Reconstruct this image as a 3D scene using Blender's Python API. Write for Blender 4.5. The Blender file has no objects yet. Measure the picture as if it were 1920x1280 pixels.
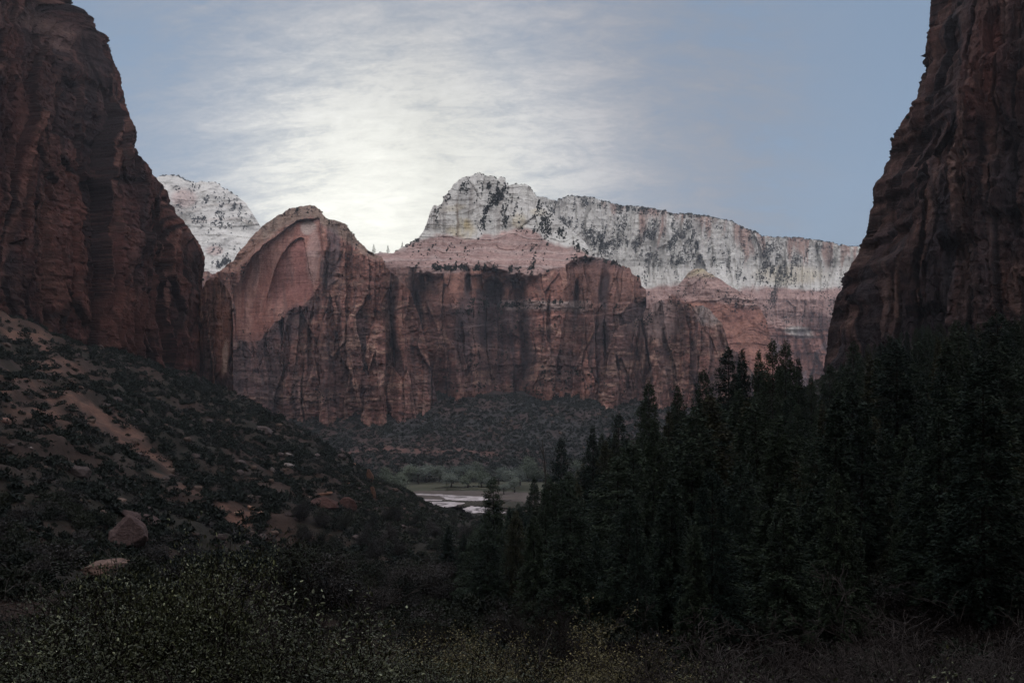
import bpy, math
import numpy as np
from mathutils import Vector

# ------------------------------------------------------------------ camera, sky, sun, exposure
F = 1493.0; CX = 960.0; HY = 800.0          # focal length, centre column and horizon row, in photo pixels
scene = bpy.context.scene
R = math.radians
cam_d = bpy.data.cameras.new("camera"); cam = bpy.data.objects.new("camera", cam_d)
scene.collection.objects.link(cam); scene.camera = cam
cam.rotation_euler = (R(90), 0, 0)
cam_d.sensor_width = 36; cam_d.lens = 28
cam_d.shift_y = (HY-640)/1920.0
cam_d.clip_start = 0.3; cam_d.clip_end = 20000

SUN_AZ = math.atan((700-CX)/F); SUN_EL = R(9)
world = bpy.data.worlds.new("World"); scene.world = world; world.use_nodes = True
class NT:
    def __init__(s, tree): s.t = tree; s.n = tree.nodes; s.l = tree.links
    def node(s, typ, **kw):
        n = s.n.new(typ)
        for k, v in kw.items(): setattr(n, k, v)
        return n
    def put(s, sock, v):
        if isinstance(v, bpy.types.NodeSocket): s.l.new(v, sock)
        elif v is not None: sock.default_value = v
    def math(s, op, a, b=None, c=None, clamp=False):
        n = s.node('ShaderNodeMath', operation=op, use_clamp=clamp)
        for i, v in enumerate((a, b, c)):
            if v is not None: s.put(n.inputs[i], v)
        return n.outputs[0]
    def vmath(s, op, a, b=None):
        n = s.node('ShaderNodeVectorMath', operation=op)
        s.put(n.inputs[0], a)
        if b is not None: s.put(n.inputs[1], b)
        return n.outputs['Value' if op in ('DOT_PRODUCT', 'LENGTH') else 'Vector']
    def mix(s, f, a, b, mode='MIX'):
        n = s.node('ShaderNodeMix', data_type='RGBA', blend_type=mode)
        s.put(n.inputs[0], f); s.put(n.inputs[6], a); s.put(n.inputs[7], b)
        return n.outputs[2]
    def ramp(s, v, lo, hi, a=0.0, b=1.0, smooth=True):
        n = s.node('ShaderNodeMapRange', interpolation_type='SMOOTHSTEP' if smooth else 'LINEAR')
        for i, q in enumerate((v, lo, hi, a, b)): s.put(n.inputs[i], q)
        return n.outputs[0]
    def noise(s, vec, scale, detail=4, rough=.55, dist=0.0):
        n = s.node('ShaderNodeTexNoise'); s.put(n.inputs['Vector'], vec)
        n.inputs['Scale'].default_value = scale; n.inputs['Detail'].default_value = detail
        n.inputs['Roughness'].default_value = rough; n.inputs['Distortion'].default_value = dist
        return n.outputs[0]
    def mapping(s, vec, scale=(1,1,1), rot=(0,0,0), loc=(0,0,0)):
        n = s.node('ShaderNodeMapping'); s.put(n.inputs[0], vec)
        n.inputs['Scale'].default_value = scale; n.inputs['Rotation'].default_value = rot; n.inputs['Location'].default_value = loc
        return n.outputs[0]

def pdir(px, py):
    return Vector(((px-CX)/F, 1, (HY-py)/F)).normalized()

def build_world():
    w = NT(world.node_tree)
    bg = w.n['Background']
    sky = w.node('ShaderNodeTexSky', sky_type='NISHITA')
    sky.sun_disc = False; sky.sun_elevation = SUN_EL; sky.sun_rotation = SUN_AZ
    sky.altitude = 1300; sky.air_density = 1.0; sky.dust_density = 0.6; sky.ozone_density = 1.6
    d = w.node('ShaderNodeTexCoord').outputs['Generated']
    sep = w.node('ShaderNodeSeparateXYZ'); w.l.new(d, sep.inputs[0])
    x, y, z = sep.outputs
    # cloud layer coordinates (high flat sheet)
    zz = w.math('MAXIMUM', w.math('ADD', z, 0.42), 0.2)
    comb = w.node('ShaderNodeCombineXYZ')
    w.l.new(w.math('DIVIDE', x, zz), comb.inputs[0]); w.l.new(w.math('DIVIDE', y, zz), comb.inputs[1])
    cv = comb.outputs[0]
    n1 = w.noise(w.mapping(cv, (1.0, 1.0, 1), (0, 0, R(18))), 2.6, 5, .55, .5)
    n2 = w.noise(w.mapping(cv, (1.6, 4.2, 1), (0, 0, R(24))), 3.4, 9, .62, 1.1)
    n3 = w.noise(w.mapping(cv, (3, 8.0, 1), (0, 0, R(38))), 6.0, 8, .64, .8)
    n4 = w.noise(w.mapping(cv, (9, 20.0, 1), (0, 0, R(30))), 9.0, 6, .65, .6)
    def lobe(px, py, r0, r1):          # 1 inside r0 degrees of the direction, 0 beyond r1
        dp = w.vmath('DOT_PRODUCT', d, tuple(pdir(px, py)))
        ang = w.math('ARCCOSINE', w.math('MINIMUM', dp, 1.0))
        return w.ramp(ang, R(r0), R(r1), 1.0, 0.0)
    veil = w.math('MAXIMUM', lobe(760, 360, 2, 25), w.math('MULTIPLY', lobe(650, 110, 2, 20), .60))
    veil = w.math('MAXIMUM', veil, w.math('MULTIPLY', lobe(1050, 330, 3, 23), .80))
    tex = w.math('ADD', w.math('MULTIPLY', w.math('SUBTRACT', n1, .5), .95), w.math('MULTIPLY', w.math('SUBTRACT', n2, .5), 1.0))
    tex = w.math('ADD', tex, w.math('MULTIPLY', w.math('SUBTRACT', n3, .5), .8))
    tex = w.math('ADD', tex, w.math('MULTIPLY', w.math('SUBTRACT', n4, .5), .4))
    edge = w.math('MULTIPLY', w.ramp(veil, 0.0, .35), w.math('MULTIPLY', tex, 1.3))
    mask = w.math('ADD', w.math('MULTIPLY', veil, 1.05), w.math('MULTIPLY', edge, .8), clamp=True)
    low = w.ramp(z, .10, .34, .45, 0.0)
    mask = w.math('MAXIMUM', mask, w.math('MULTIPLY', low, .9))
    core = w.math('MAXIMUM', lobe(640, 400, 0, 15), w.math('MULTIPLY', lobe(880, 400, 0, 15), .6))
    core2 = lobe(740, 470, 0, 27)
    bright = w.math('ADD', w.math('ADD', 2.0, w.math('MULTIPLY', core, 2.2)), w.math('MULTIPLY', core2, 3.7))
    bright = w.math('MULTIPLY', bright, w.math('ADD', 1.0, w.math('MULTIPLY', tex, .50)))
    cc = w.node('ShaderNodeCombineXYZ')
    w.put(cc.inputs[0], bright); w.put(cc.inputs[1], w.math('MULTIPLY', bright, .99)); w.put(cc.inputs[2], w.math('MULTIPLY', bright, w.ramp(core2, 0, 1, 1.06, .89)))
    # the clear sky, evened out
    base = w.mix(.72, sky.outputs[0], (1.60, 2.16, 2.95, 1))
    front = w.mix(w.math('MULTIPLY', mask, .93), base, cc.outputs[0])
    # unseen sky behind and above the camera, brightened to light the cliffs
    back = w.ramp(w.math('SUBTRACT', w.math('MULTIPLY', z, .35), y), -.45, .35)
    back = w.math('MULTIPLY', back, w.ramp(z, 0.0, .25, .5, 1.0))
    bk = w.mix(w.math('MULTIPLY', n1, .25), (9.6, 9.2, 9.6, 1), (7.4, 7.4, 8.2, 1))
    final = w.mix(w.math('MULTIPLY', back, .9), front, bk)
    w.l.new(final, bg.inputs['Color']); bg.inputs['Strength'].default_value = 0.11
build_world()

sun_d = bpy.data.lights.new("sun", 'SUN'); sun = bpy.data.objects.new("sun", sun_d); scene.collection.objects.link(sun)
sun_d.energy = 0.5; sun_d.angle = R(12); sun_d.color = (1, .95, .88)
sv = Vector((math.sin(SUN_AZ)*math.cos(SUN_EL), math.cos(SUN_AZ)*math.cos(SUN_EL), math.sin(SUN_EL)))
sun.rotation_euler = (-sv).to_track_quat('-Z', 'Y').to_euler()

scene.view_settings.view_transform = 'Standard'; scene.view_settings.look = 'None'
scene.view_settings.exposure = 0.45; scene.view_settings.gamma = 1
scene.cycles.use_denoising = True
scene.cycles.max_bounces = 5; scene.cycles.diffuse_bounces = 3; scene.cycles.glossy_bounces = 2
scene.cycles.volume_bounces = 0; scene.cycles.transparent_max_bounces = 4
scene.cycles.transmission_bounces = 1

# ------------------------------------------------------------------ numeric helpers
rng = np.random.default_rng(7)
def P(px, py, Y):
    px, py, Y = np.broadcast_arrays(np.asarray(px, float), np.asarray(py, float), np.asarray(Y, float))
    return np.stack([(px-CX)/F*Y, Y, (HY-py)/F*Y], -1)
def hsh(ix, iy, iz, seed=0):
    with np.errstate(over='ignore'):
        n = (ix.astype(np.int64)*73856093) ^ (iy.astype(np.int64)*19349663) ^ (iz.astype(np.int64)*83492791) ^ np.int64(seed*2654435761 % 2147483647)
        n = (n & 0xffffffff).astype(np.uint64)
        n = ((n ^ (n >> np.uint64(16)))*np.uint64(0x45d9f3b)) & np.uint64(0xffffffff)
        n = ((n ^ (n >> np.uint64(16)))*np.uint64(0x45d9f3b)) & np.uint64(0xffffffff)
        n = n ^ (n >> np.uint64(16))
    return n.astype(np.float64)/4294967295.0
def vn(x, y, z, seed=0):            # value noise, -1..1
    x, y, z = np.broadcast_arrays(x, y, z)
    ix, iy, iz = np.floor(x), np.floor(y), np.floor(z)
    fx, fy, fz = x-ix, y-iy, z-iz
    s = lambda t: t*t*t*(t*(t*6-15)+10)
    u, v, w = s(fx), s(fy), s(fz)
    ix, iy, iz = ix.astype(np.int64), iy.astype(np.int64), iz.astype(np.int64)
    r = 0
    for dx in (0, 1):
        for dy in (0, 1):
            for dz in (0, 1):
                r = r + hsh(ix+dx, iy+dy, iz+dz, seed)*(u if dx else 1-u)*(v if dy else 1-v)*(w if dz else 1-w)
    return r*2-1
def fbm(x, y, z=0.0, o=4, seed=0, g=.5, lac=2.03):
    x = np.asarray(x, float); y = np.asarray(y, float); z = np.asarray(z, float)
    a, t, tot = 1., 0., 0.
    for k in range(o):
        t = t + a*vn(x, y, z, seed+k*17); tot += a; a *= g; x = x*lac+3.1; y = y*lac+1.7; z = z*lac+5.3
    return t/tot*1.5
def ridged(x, y, z=0.0, o=3, seed=0):
    a, t, tot = 1., 0., 0.
    x = np.asarray(x, float); y = np.asarray(y, float); z = np.asarray(z, float)
    for k in range(o):
        t = t + a*(1-np.abs(vn(x, y, z, seed+k*13))*2); tot += a; a *= .5; x = x*2.1; y = y*2.1; z = z*2.1
    return t/tot
def cells(x, y, seed=0, jit=.9):    # random value of the nearest cell, and distance to its border
    ix, iy = np.floor(x).astype(np.int64), np.floor(y).astype(np.int64)
    f1 = np.full(x.shape, 9.); f2 = np.full(x.shape, 9.); val = np.zeros(x.shape); val2 = np.zeros(x.shape)
    zz = np.zeros_like(ix)
    for dx in (-1, 0, 1):
        for dy in (-1, 0, 1):
            cx, cy = ix+dx, iy+dy
            qx = cx+.5+(hsh(cx, cy, zz, seed)-.5)*jit; qy = cy+.5+(hsh(cx, cy, zz+1, seed)-.5)*jit
            d = np.hypot(x-qx, y-qy); v = hsh(cx, cy, zz+2, seed); v2 = hsh(cx, cy, zz+3, seed)
            n = d < f1
            f2 = np.where(n, f1, np.minimum(f2, d)); f1 = np.where(n, d, f1); val = np.where(n, v, val); val2 = np.where(n, v2, val2)
    return val, f2-f1, val2
def facets(x, y, sx, sy, seed, amp, tx, ty):
    """broken rock: angular cells, each set back by its own amount and turned its own way"""
    X, Y = x/sx, y/sy; ix, iy = np.floor(X).astype(np.int64), np.floor(Y).astype(np.int64); zz = np.zeros_like(ix)
    f1 = np.full(X.shape, 9.); f2 = np.full(X.shape, 9.); r = np.zeros(X.shape); v = np.zeros(X.shape)
    for dx in (-1, 0, 1):
        for dy in (-1, 0, 1):
            cx, cy = ix+dx, iy+dy
            qx = X-(cx+.5+(hsh(cx, cy, zz, seed)-.5)*.95); qy = Y-(cy+.5+(hsh(cx, cy, zz+1, seed)-.5)*.95)
            d = np.hypot(qx, qy*.8); a = hsh(cx, cy, zz+2, seed)
            q = (a-.5)*amp+qx*sx*tx*(hsh(cx, cy, zz+3, seed)-.5)*2+qy*sy*ty*(hsh(cx, cy, zz+4, seed)-.5)*2
            n = d < f1; f2 = np.where(n, f1, np.minimum(f2, d)); f1 = np.where(n, d, f1); r = np.where(n, q, r); v = np.where(n, a, v)
    return r, v, f2-f1
def sm(x, a, b):
    t = np.clip((np.asarray(x, float)-a)/(b-a), 0, 1); return t*t*(3-2*t)
def mix(a, b, t):
    t = np.asarray(t)[..., None]; return a*(1-t)+b*t
def C(*c): return np.array(c, float)
def blob(px, py, cx, cy, rx, ry, rot=0, soft=.35):
    c, s = math.cos(R(rot)), math.sin(R(rot)); dx, dy = px-cx, py-cy
    q = np.sqrt(((dx*c+dy*s)/rx)**2+((-dx*s+dy*c)/ry)**2)
    return 1-sm(q, 1-soft, 1+soft)

# ------------------------------------------------------------------ object helpers
def mk(name, verts, faces, mat, parent=None, cols=None, smooth=False, attrs=None, link=True):
    """faces: list of int arrays (n,k); verts (m,3)."""
    if not isinstance(faces, list): faces = [faces]
    me = bpy.data.meshes.new(name); verts = np.ascontiguousarray(verts, np.float32).reshape(-1, 3)
    fl = [np.asarray(f, np.int32) for f in faces if len(f)]
    me.vertices.add(len(verts)); me.vertices.foreach_set('co', verts.ravel())
    loops = np.concatenate([f.ravel() for f in fl]); cnt = np.concatenate([np.full(len(f), f.shape[1], np.int32) for f in fl])
    st = np.concatenate([[0], np.cumsum(cnt)[:-1]]).astype(np.int32)
    me.loops.add(len(loops)); me.loops.foreach_set('vertex_index', loops)
    me.polygons.add(len(cnt)); me.polygons.foreach_set('loop_start', st); me.polygons.foreach_set('loop_total', cnt)
    me.polygons.foreach_set('use_smooth', np.full(len(cnt), smooth, bool))
    if cols is not None:
        a = me.color_attributes.new('rock', 'FLOAT_COLOR', 'POINT')
        a.data.foreach_set('color', np.concatenate([np.clip(cols.reshape(-1, 3), .002, .95), np.ones((len(verts), 1))], 1).astype(np.float32).ravel())
    for k, v in (attrs or {}).items():
        a = me.attributes.new(k, 'FLOAT', 'POINT'); a.data.foreach_set('value', np.asarray(v, np.float32).ravel())
    me.update(calc_edges=True); me.validate()
    me.materials.append(mat)
    o = bpy.data.objects.new(name, me)
    if link: scene.collection.objects.link(o)
    if parent is not None: o.parent = parent
    return o
def tag(o, label=None, cat=None, group=None, kind=None):
    for k, v in (('label', label), ('category', cat), ('group', group), ('kind', kind)):
        if v: o[k] = v
    return o
def empty(name, loc=(0, 0, 0), link=True):
    o = bpy.data.objects.new(name, None); o.location = loc
    if link: scene.collection.objects.link(o)
    return o
def grid_faces(nr, nc, wrap=False):
    j, i = np.meshgrid(np.arange(nr-1), np.arange(nc if wrap else nc-1), indexing='ij'); i2 = (i+1) % nc
    return np.stack([j*nc+i, j*nc+i2, (j+1)*nc+i2, (j+1)*nc+i], -1).reshape(-1, 4)
def place(proto_parts, name, loc, rz, sc, label, cat, group):
    """a thing made of linked copies of prototype parts: [(part_name, mesh)]"""
    o = empty(name, loc); o.rotation_euler = (0, 0, rz); o.scale = sc if hasattr(sc, '__len__') else (sc, sc, sc)
    tag(o, label, cat, group)
    for pn, me in proto_parts:
        c = bpy.data.objects.new(pn, me); scene.collection.objects.link(c); c.parent = o
    return o
def place_single(me, name, loc, rz, sc, label, cat, group):
    o = bpy.data.objects.new(name, me); scene.collection.objects.link(o)
    o.location = loc; o.rotation_euler = (0, 0, rz); o.scale = sc if hasattr(sc, '__len__') else (sc, sc, sc)
    return tag(o, label, cat, group)

# ------------------------------------------------------------------ materials
def new_mat(name):
    m = bpy.data.materials.new(name); m.use_nodes = True
    t = NT(m.node_tree); return m, t, t.n['Principled BSDF']
def rock_mat(name, scale=1.0, bump=1.0, strat=.25, dist=.5, vert=.8):
    """rock: colour from the rock attribute, broken up by strata, streaks and grain; scale in metres"""
    m, t, b = new_mat(name)
    col = t.node('ShaderNodeAttribute', attribute_name='rock').outputs['Color']
    pos = t.node('ShaderNodeNewGeometry').outputs['Position']
    s1 = t.noise(t.mapping(pos, (.10/scale, .10/scale, 1.3/scale), (R(3), R(4), 0)), 1, 6, .7, .5)
    s2 = t.noise(t.mapping(pos, (1/scale, 1/scale, .12/scale)), 1, 5, .65, .3)
    g = t.noise(pos, 1.2/scale, 8, .72, .2)
    g2 = t.noise(pos, .12/scale, 5, .6, .6)
    v = t.math('ADD', t.math('MULTIPLY', t.math('SUBTRACT', s1, .5), strat*5), t.math('MULTIPLY', t.math('SUBTRACT', g, .5), 1.6))
    v = t.math('ADD', v, t.math('MULTIPLY', t.math('SUBTRACT', s2, .5), vert))
    v = t.math('ADD', v, t.math('MULTIPLY', t.math('SUBTRACT', g2, .5), .9))
    sepc = t.node('ShaderNodeSeparateColor'); t.put(sepc.inputs[0], col); v = t.math('MULTIPLY', v, t.ramp(sepc.outputs[1], .15, .6, 1.0, .42))
    f = t.math('ADD', v, 1.0); f = t.math('MAXIMUM', t.math('MINIMUM', f, 1.9), .3)
    cc = t.node('ShaderNodeCombineXYZ')
    t.put(cc.inputs[0], f); t.put(cc.inputs[1], t.math('POWER', f, 1.08)); t.put(cc.inputs[2], t.math('POWER', f, 1.05))
    out = t.mix(1.0, col, cc.outputs[0], 'MULTIPLY')
    t.put(b.inputs['Base Color'], out); b.inputs['Roughness'].default_value = .92; b.inputs['Specular IOR Level'].default_value = .18
    h = t.math('ADD', t.math('MULTIPLY', s1, 5*strat), t.math('ADD', g, t.math('MULTIPLY', s2, vert)))
    bp = t.node('ShaderNodeBump'); bp.inputs['Strength'].default_value = bump; bp.inputs['Distance'].default_value = dist*scale
    t.put(bp.inputs['Height'], h); t.put(b.inputs['Normal'], bp.outputs[0])
    return m
def leaf_mat(name, c1, c2, rough=.7, spec=.2, trans=0.0, pscale=3.0):
    m, t, b = new_mat(name)
    oi = t.node('ShaderNodeObjectInfo').outputs['Random']
    pos = t.node('ShaderNodeNewGeometry').outputs['Position']
    n = t.noise(pos, pscale, 3, .6)
    f = t.math('ADD', t.math('MULTIPLY', n, .75), t.math('MULTIPLY', oi, .75))
    f = t.ramp(f, .35, 1.0)
    t.put(b.inputs['Base Color'], t.mix(f, c1+(1,), c2+(1,)))
    b.inputs['Roughness'].default_value = rough; b.inputs['Specular IOR Level'].default_value = spec
    return m
def glint_mat(name, c1, c2, c3, rough, spec):
    m, t, b = new_mat(name)
    g = t.node('ShaderNodeNewGeometry'); r = g.outputs['Random Per Island']
    n = t.noise(g.outputs['Position'], 1.3, 3, .6)
    c = t.mix(t.ramp(n, .3, .7), c1+(1,), c2+(1,)); c = t.mix(t.ramp(r, .87, .99), c, c3+(1,))  # random leaves painted pale to stand in for sky glints
    t.put(b.inputs['Base Color'], c); t.put(b.inputs['Roughness'], t.ramp(r, .7, .9, .6, rough)); b.inputs['Specular IOR Level'].default_value = spec
    return m
def wood_mat(name, c1, c2, sc=6):
    m, t, b = new_mat(name)
    pos = t.node('ShaderNodeTexCoord').outputs['Object']
    n = t.noise(t.mapping(pos, (1, 1, .2)), sc, 5, .7)
    t.put(b.inputs['Base Color'], t.mix(t.ramp(n, .3, .7), c1+(1,), c2+(1,))); b.inputs['Roughness'].default_value = .9
    b.inputs['Specular IOR Level'].default_value = .15
    bp = t.node('ShaderNodeBump'); bp.inputs['Strength'].default_value = .5; bp.inputs['Distance'].default_value = .03
    t.put(bp.inputs['Height'], n); t.put(b.inputs['Normal'], bp.outputs[0])
    return m
M_far = rock_mat('sandstone_far', 6.0, 1.1, .26, vert=1.1)
M_dome = rock_mat('sandstone_white', 10.0, .5, .10, vert=.3)
M_near = rock_mat('sandstone_near', 4.5, .9, .16)
M_near_r = rock_mat('sandstone_near_streaked', 4.0, .9, .06, vert=2.6)
M_ground = rock_mat('earth', 1.6, .6, .05)
M_boulder = rock_mat('boulder_stone', 1.0, .8, .12)
M_conifer = leaf_mat('conifer_needles', (.016, .031, .023), (.044, .064, .036))
M_conifer_b = leaf_mat('conifer_needles_olive', (.028, .036, .020), (.062, .062, .032))
M_farveg = leaf_mat('far_foliage', (.010, .014, .014), (.030, .036, .028), pscale=.05)
M_bush = leaf_mat('bush_foliage', (.010, .016, .011), (.032, .038, .024), pscale=.35)
M_bush_grey = leaf_mat('grey_bush_foliage', (.024, .024, .022), (.060, .056, .052), pscale=.3)
M_cotton = leaf_mat('cottonwood_leaves', (.080, .098, .070), (.155, .185, .130), pscale=.1)
M_cotton_grey = leaf_mat('cottonwood_twigs', (.10, .12, .10), (.19, .22, .18), pscale=.1)
M_gloss = glint_mat('glossy_leaves', (.042, .054, .020), (.095, .105, .038), (.34, .37, .19), .28, .7)
M_gloss_dark = glint_mat('dark_glossy_leaves', (.026, .034, .014), (.058, .066, .027), (.14, .155, .08), .38, .45)
M_olive = glint_mat('olive_leaves', (.075, .070, .028), (.17, .145, .06), (.36, .31, .14), .5, .4)
M_bark = wood_mat('bark', (.022, .017, .014), (.06, .048, .04))
M_twig = wood_mat('bare_twigs', (.04, .034, .032), (.11, .095, .088), 9)
M_twig_dark = wood_mat('dark_bark', (.014, .011, .010), (.04, .032, .028), 9)
M_snag = wood_mat('dead_wood', (.04, .034, .03), (.10, .09, .082), 5)

# ------------------------------------------------------------------ terrain
def pp(px, py, Y): return ((px-CX)/F*Y, Y, (HY-py)/F*Y)
ctrl = [(0,0,-1.7),(-6,0,-1.8),(6,0,-2.0),(0,-30,5),(-60,-30,10),(60,-30,14),(0,-150,40),(-200,-100,60),(200,-100,70),
 (0,8,-4.2),(-9,9,-4.4),(9,9,-4.8),(0,20,-9),(-15,20,-8.6),(15,20,-9),(0,60,-18),(25,45,-13),(-14,50,-16),
 (21,230,-33),(-6,235,-46),(5,200,-38),(32,300,-38),(70,300,-14),(0,400,-60),(60,450,-54),(-20,330,-52),(-30,470,-63),(20,500,-64),
 (300,500,60),(330,300,80),(300,100,60),(280,0,50),(230,250,36),(160,40,14),(160,100,18),
 (-330,500,75),(-420,400,90),(-330,250,45),(-330,50,40),(-250,0,22),(-200,100,18),(-220,250,22),
 (-220,860,-62),(-110,690,-62),(-60,600,-64),(-300,900,-50),(-400,800,0),
 (180,700,-50),(240,600,-10),(300,900,-40),(400,700,20)]
ctrl += [pp(*q) for q in [(0,600,470),(200,655,560),(330,700,620),(430,740,700),(560,812,600),(640,852,540),(700,892,490),(760,945,440),(850,990,410),(905,1012,380),
 (0,850,230),(200,900,250),(400,900,330),(600,950,330),(300,1080,150),(600,1080,180),(0,1100,60),(700,1150,90),(960,1150,110),(1200,1130,120),
 (200,760,370),(420,830,440),(0,720,330),(1300,1000,170),(1500,950,150),(1700,900,160),(1900,850,170),(1920,640,340),(1700,655,385),(1550,705,430),(1900,1080,60),(1550,1130,70)]]
ctrl += [(x, y, -65) for x in (-140, -60, 20, 90) for y in (680, 800, 920)]+[(x, 1000, -56) for x in (-300, -150, 0, 150, 300)]
ctrl += [(x, 1110, -22) for x in (-350, -150, 0, 150, 350)]+[(x, 1250, 34) for x in (-500, -250, 0, 250, 500)]+[(x, 1480, 70) for x in (-700, -200, 300, 800)]
ctrl = np.array(ctrl, float)
def tps_fit(c, lam=2.0):
    n = len(c); X = c[:, :2]/100
    d2 = ((X[:, None]-X[None])**2).sum(-1); K = np.where(d2 > 0, .5*d2*np.log(d2+1e-12), 0)
    Pm = np.c_[np.ones(n), X]; A = np.zeros((n+3, n+3)); A[:n, :n] = K+lam*1e-3*np.eye(n); A[:n, n:] = Pm; A[n:, :n] = Pm.T
    return X, np.linalg.solve(A, np.r_[c[:, 2], 0, 0, 0])
TX, TW = tps_fit(ctrl)
def H0(x, y):
    x = np.asarray(x, float); y = np.asarray(y, float); sh = x.shape
    q = np.stack([x.ravel(), y.ravel()], -1)/100
    out = np.empty(len(q))
    for s in range(0, len(q), 60000):
        Q = q[s:s+60000]; d2 = ((Q[:, None]-TX[None])**2).sum(-1)
        out[s:s+60000] = (.5*d2*np.log(d2+1e-12))@TW[:-3]+TW[-3]+Q@TW[-2:]
    return out.reshape(sh)
def river_mask(x, y):     # 1 on the flat valley floor
    cx = -40+18*np.sin(y/70)
    return sm(y, 560, 640)*(1-sm(y, 935, 990))*(1-sm(np.abs(x-cx), 130, 210))
def H(x, y):
    x = np.asarray(x, float); y = np.asarray(y, float)
    r = np.hypot(x, y); h = H0(np.clip(x, -900, 900), np.clip(y, -300, 1500))
    m = river_mask(x, y); h = h*(1-m)+(-65)*m; h = np.maximum(h, np.where(y > 400, -65.2, -1e3))
    far = sm(r, 1500, 2600); h = h*(1-far)+60*far
    amp = sm(r, 15, 160)*(1-m)
    h = h+amp*(fbm(x/38, y/38, o=4, seed=5)*3.0+sm(-x, 40, 110)*sm(y, 70, 140)*(1-sm(y, 850, 950))*(ridged((x+y*.3)/34, (y-x*.3)/90, o=3, seed=6)*4.5-2.0+2.2*(np.floor(h/7)-h/7+.5+sm(h/7-np.floor(h/7), .6, 1.0)))+fbm(x/9, y/9, o=3, seed=9)*.8)+sm(r, 4, 20)*fbm(x/3, y/3, o=3, seed=3)*.16*(1-m)
    tal = sm(y, 980, 1060)*(1-sm(r, 1600, 1800))    # gullies and bench on the far talus
    h = h+tal*(ridged(x/90, y/400, o=3, seed=31)*9-3)
    return h
def hit(px, py, y0=4.0, y1=1500.0):
    Y = np.exp(np.linspace(math.log(y0), math.log(y1), 900))
    x = (px-CX)/F*Y; z = (HY-py)/F*Y; below = z < H(x, Y)
    if not below.any(): return None
    k = int(np.argmax(below)); return (x[k], Y[k], float(H(x[k], Y[k])))

def bare_mask(x, y):      # bare reddish soil on the left slope
    p = (x/np.maximum(y, 1)*F+CX); 
    z = H0(np.clip(x, -900, 900), np.clip(y, -300, 1500)); q = HY-z/np.maximum(y, 1)*F
    n = fbm(x/22, y/22, o=4, seed=77)
    m = np.zeros_like(p)
    for (cx, cy, rx, ry, rot) in ((60,640,75,30,38),(130,700,110,26,40),(60,750,90,36,34),(190,780,120,36,38),(250,840,70,24,35),(300,870,60,18,35),(450,965,32,12,10),(330,905,60,12,20)):
        m = np.maximum(m, blob(p+n*14, q+n*14, cx, cy, rx, ry, rot))
    return m*(y > 60)*(x < -20)*sm(n+.5*fbm(x/7, y/7, o=3, seed=78), -.5, .25)

def build_ground():
    th = np.concatenate([np.linspace(-180, -44, 50)[:-1], np.linspace(-44, 40, 800), np.linspace(40, 180, 52)[1:-1]])*math.pi/180
    r = np.concatenate([np.exp(np.linspace(math.log(1.2), math.log(1450), 620)), [1600, 1900, 2400, 3000, 3640]])
    T, Rr = np.meshgrid(th, r); x = Rr*np.sin(T); y = Rr*np.cos(T); z = H(x, y)
    V = np.stack([x, y, z], -1)
    n = fbm(x/30, y/30, o=5, seed=12); n2 = fbm(x/5, y/5, o=4, seed=13)
    col = mix(C(.040, .025, .019), C(.026, .023, .017), sm(n, -.3, .5))
    bm = bare_mask(x, y); col = mix(col, mix(C(.135, .074, .054), C(.066, .043, .034), sm(n2+.8*fbm(x/14, y/14, o=3, seed=14), -.5, .7)), bm)
    col = mix(col, C(.075, .053, .044), sm(fbm(x/12, y/12, o=3, seed=19), .35, .7)*.5*(y < 950)*(x < 0))
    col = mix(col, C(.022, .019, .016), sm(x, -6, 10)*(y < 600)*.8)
    tal = sm(y, 960, 1020); col = mix(col, mix(C(.062, .040, .036), C(.040, .038, .037), sm(n, -.4, .3)), tal)
    band = np.exp(-((y-1075+10*n)/9)**2)*(x > -300)*(x < -20); col = mix(col, C(.16, .085, .07), band*.8)
    m = river_mask(x, y)
    col = mix(col, mix(C(.075, .075, .05), C(.055, .052, .042), sm(n2, -.3, .5)), m)
    center = np.array([[0, 0, float(H(np.array(0.), np.array(0.)))]])
    nv = V.reshape(-1, 3); nc = len(th)
    tri = np.stack([np.full(nc, len(nv)), np.roll(np.arange(nc), -1), np.arange(nc)], -1)
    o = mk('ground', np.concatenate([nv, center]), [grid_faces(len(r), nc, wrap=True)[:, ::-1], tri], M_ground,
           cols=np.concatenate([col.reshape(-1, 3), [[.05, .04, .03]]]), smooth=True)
    return tag(o, kind='structure')
build_ground()

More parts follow.
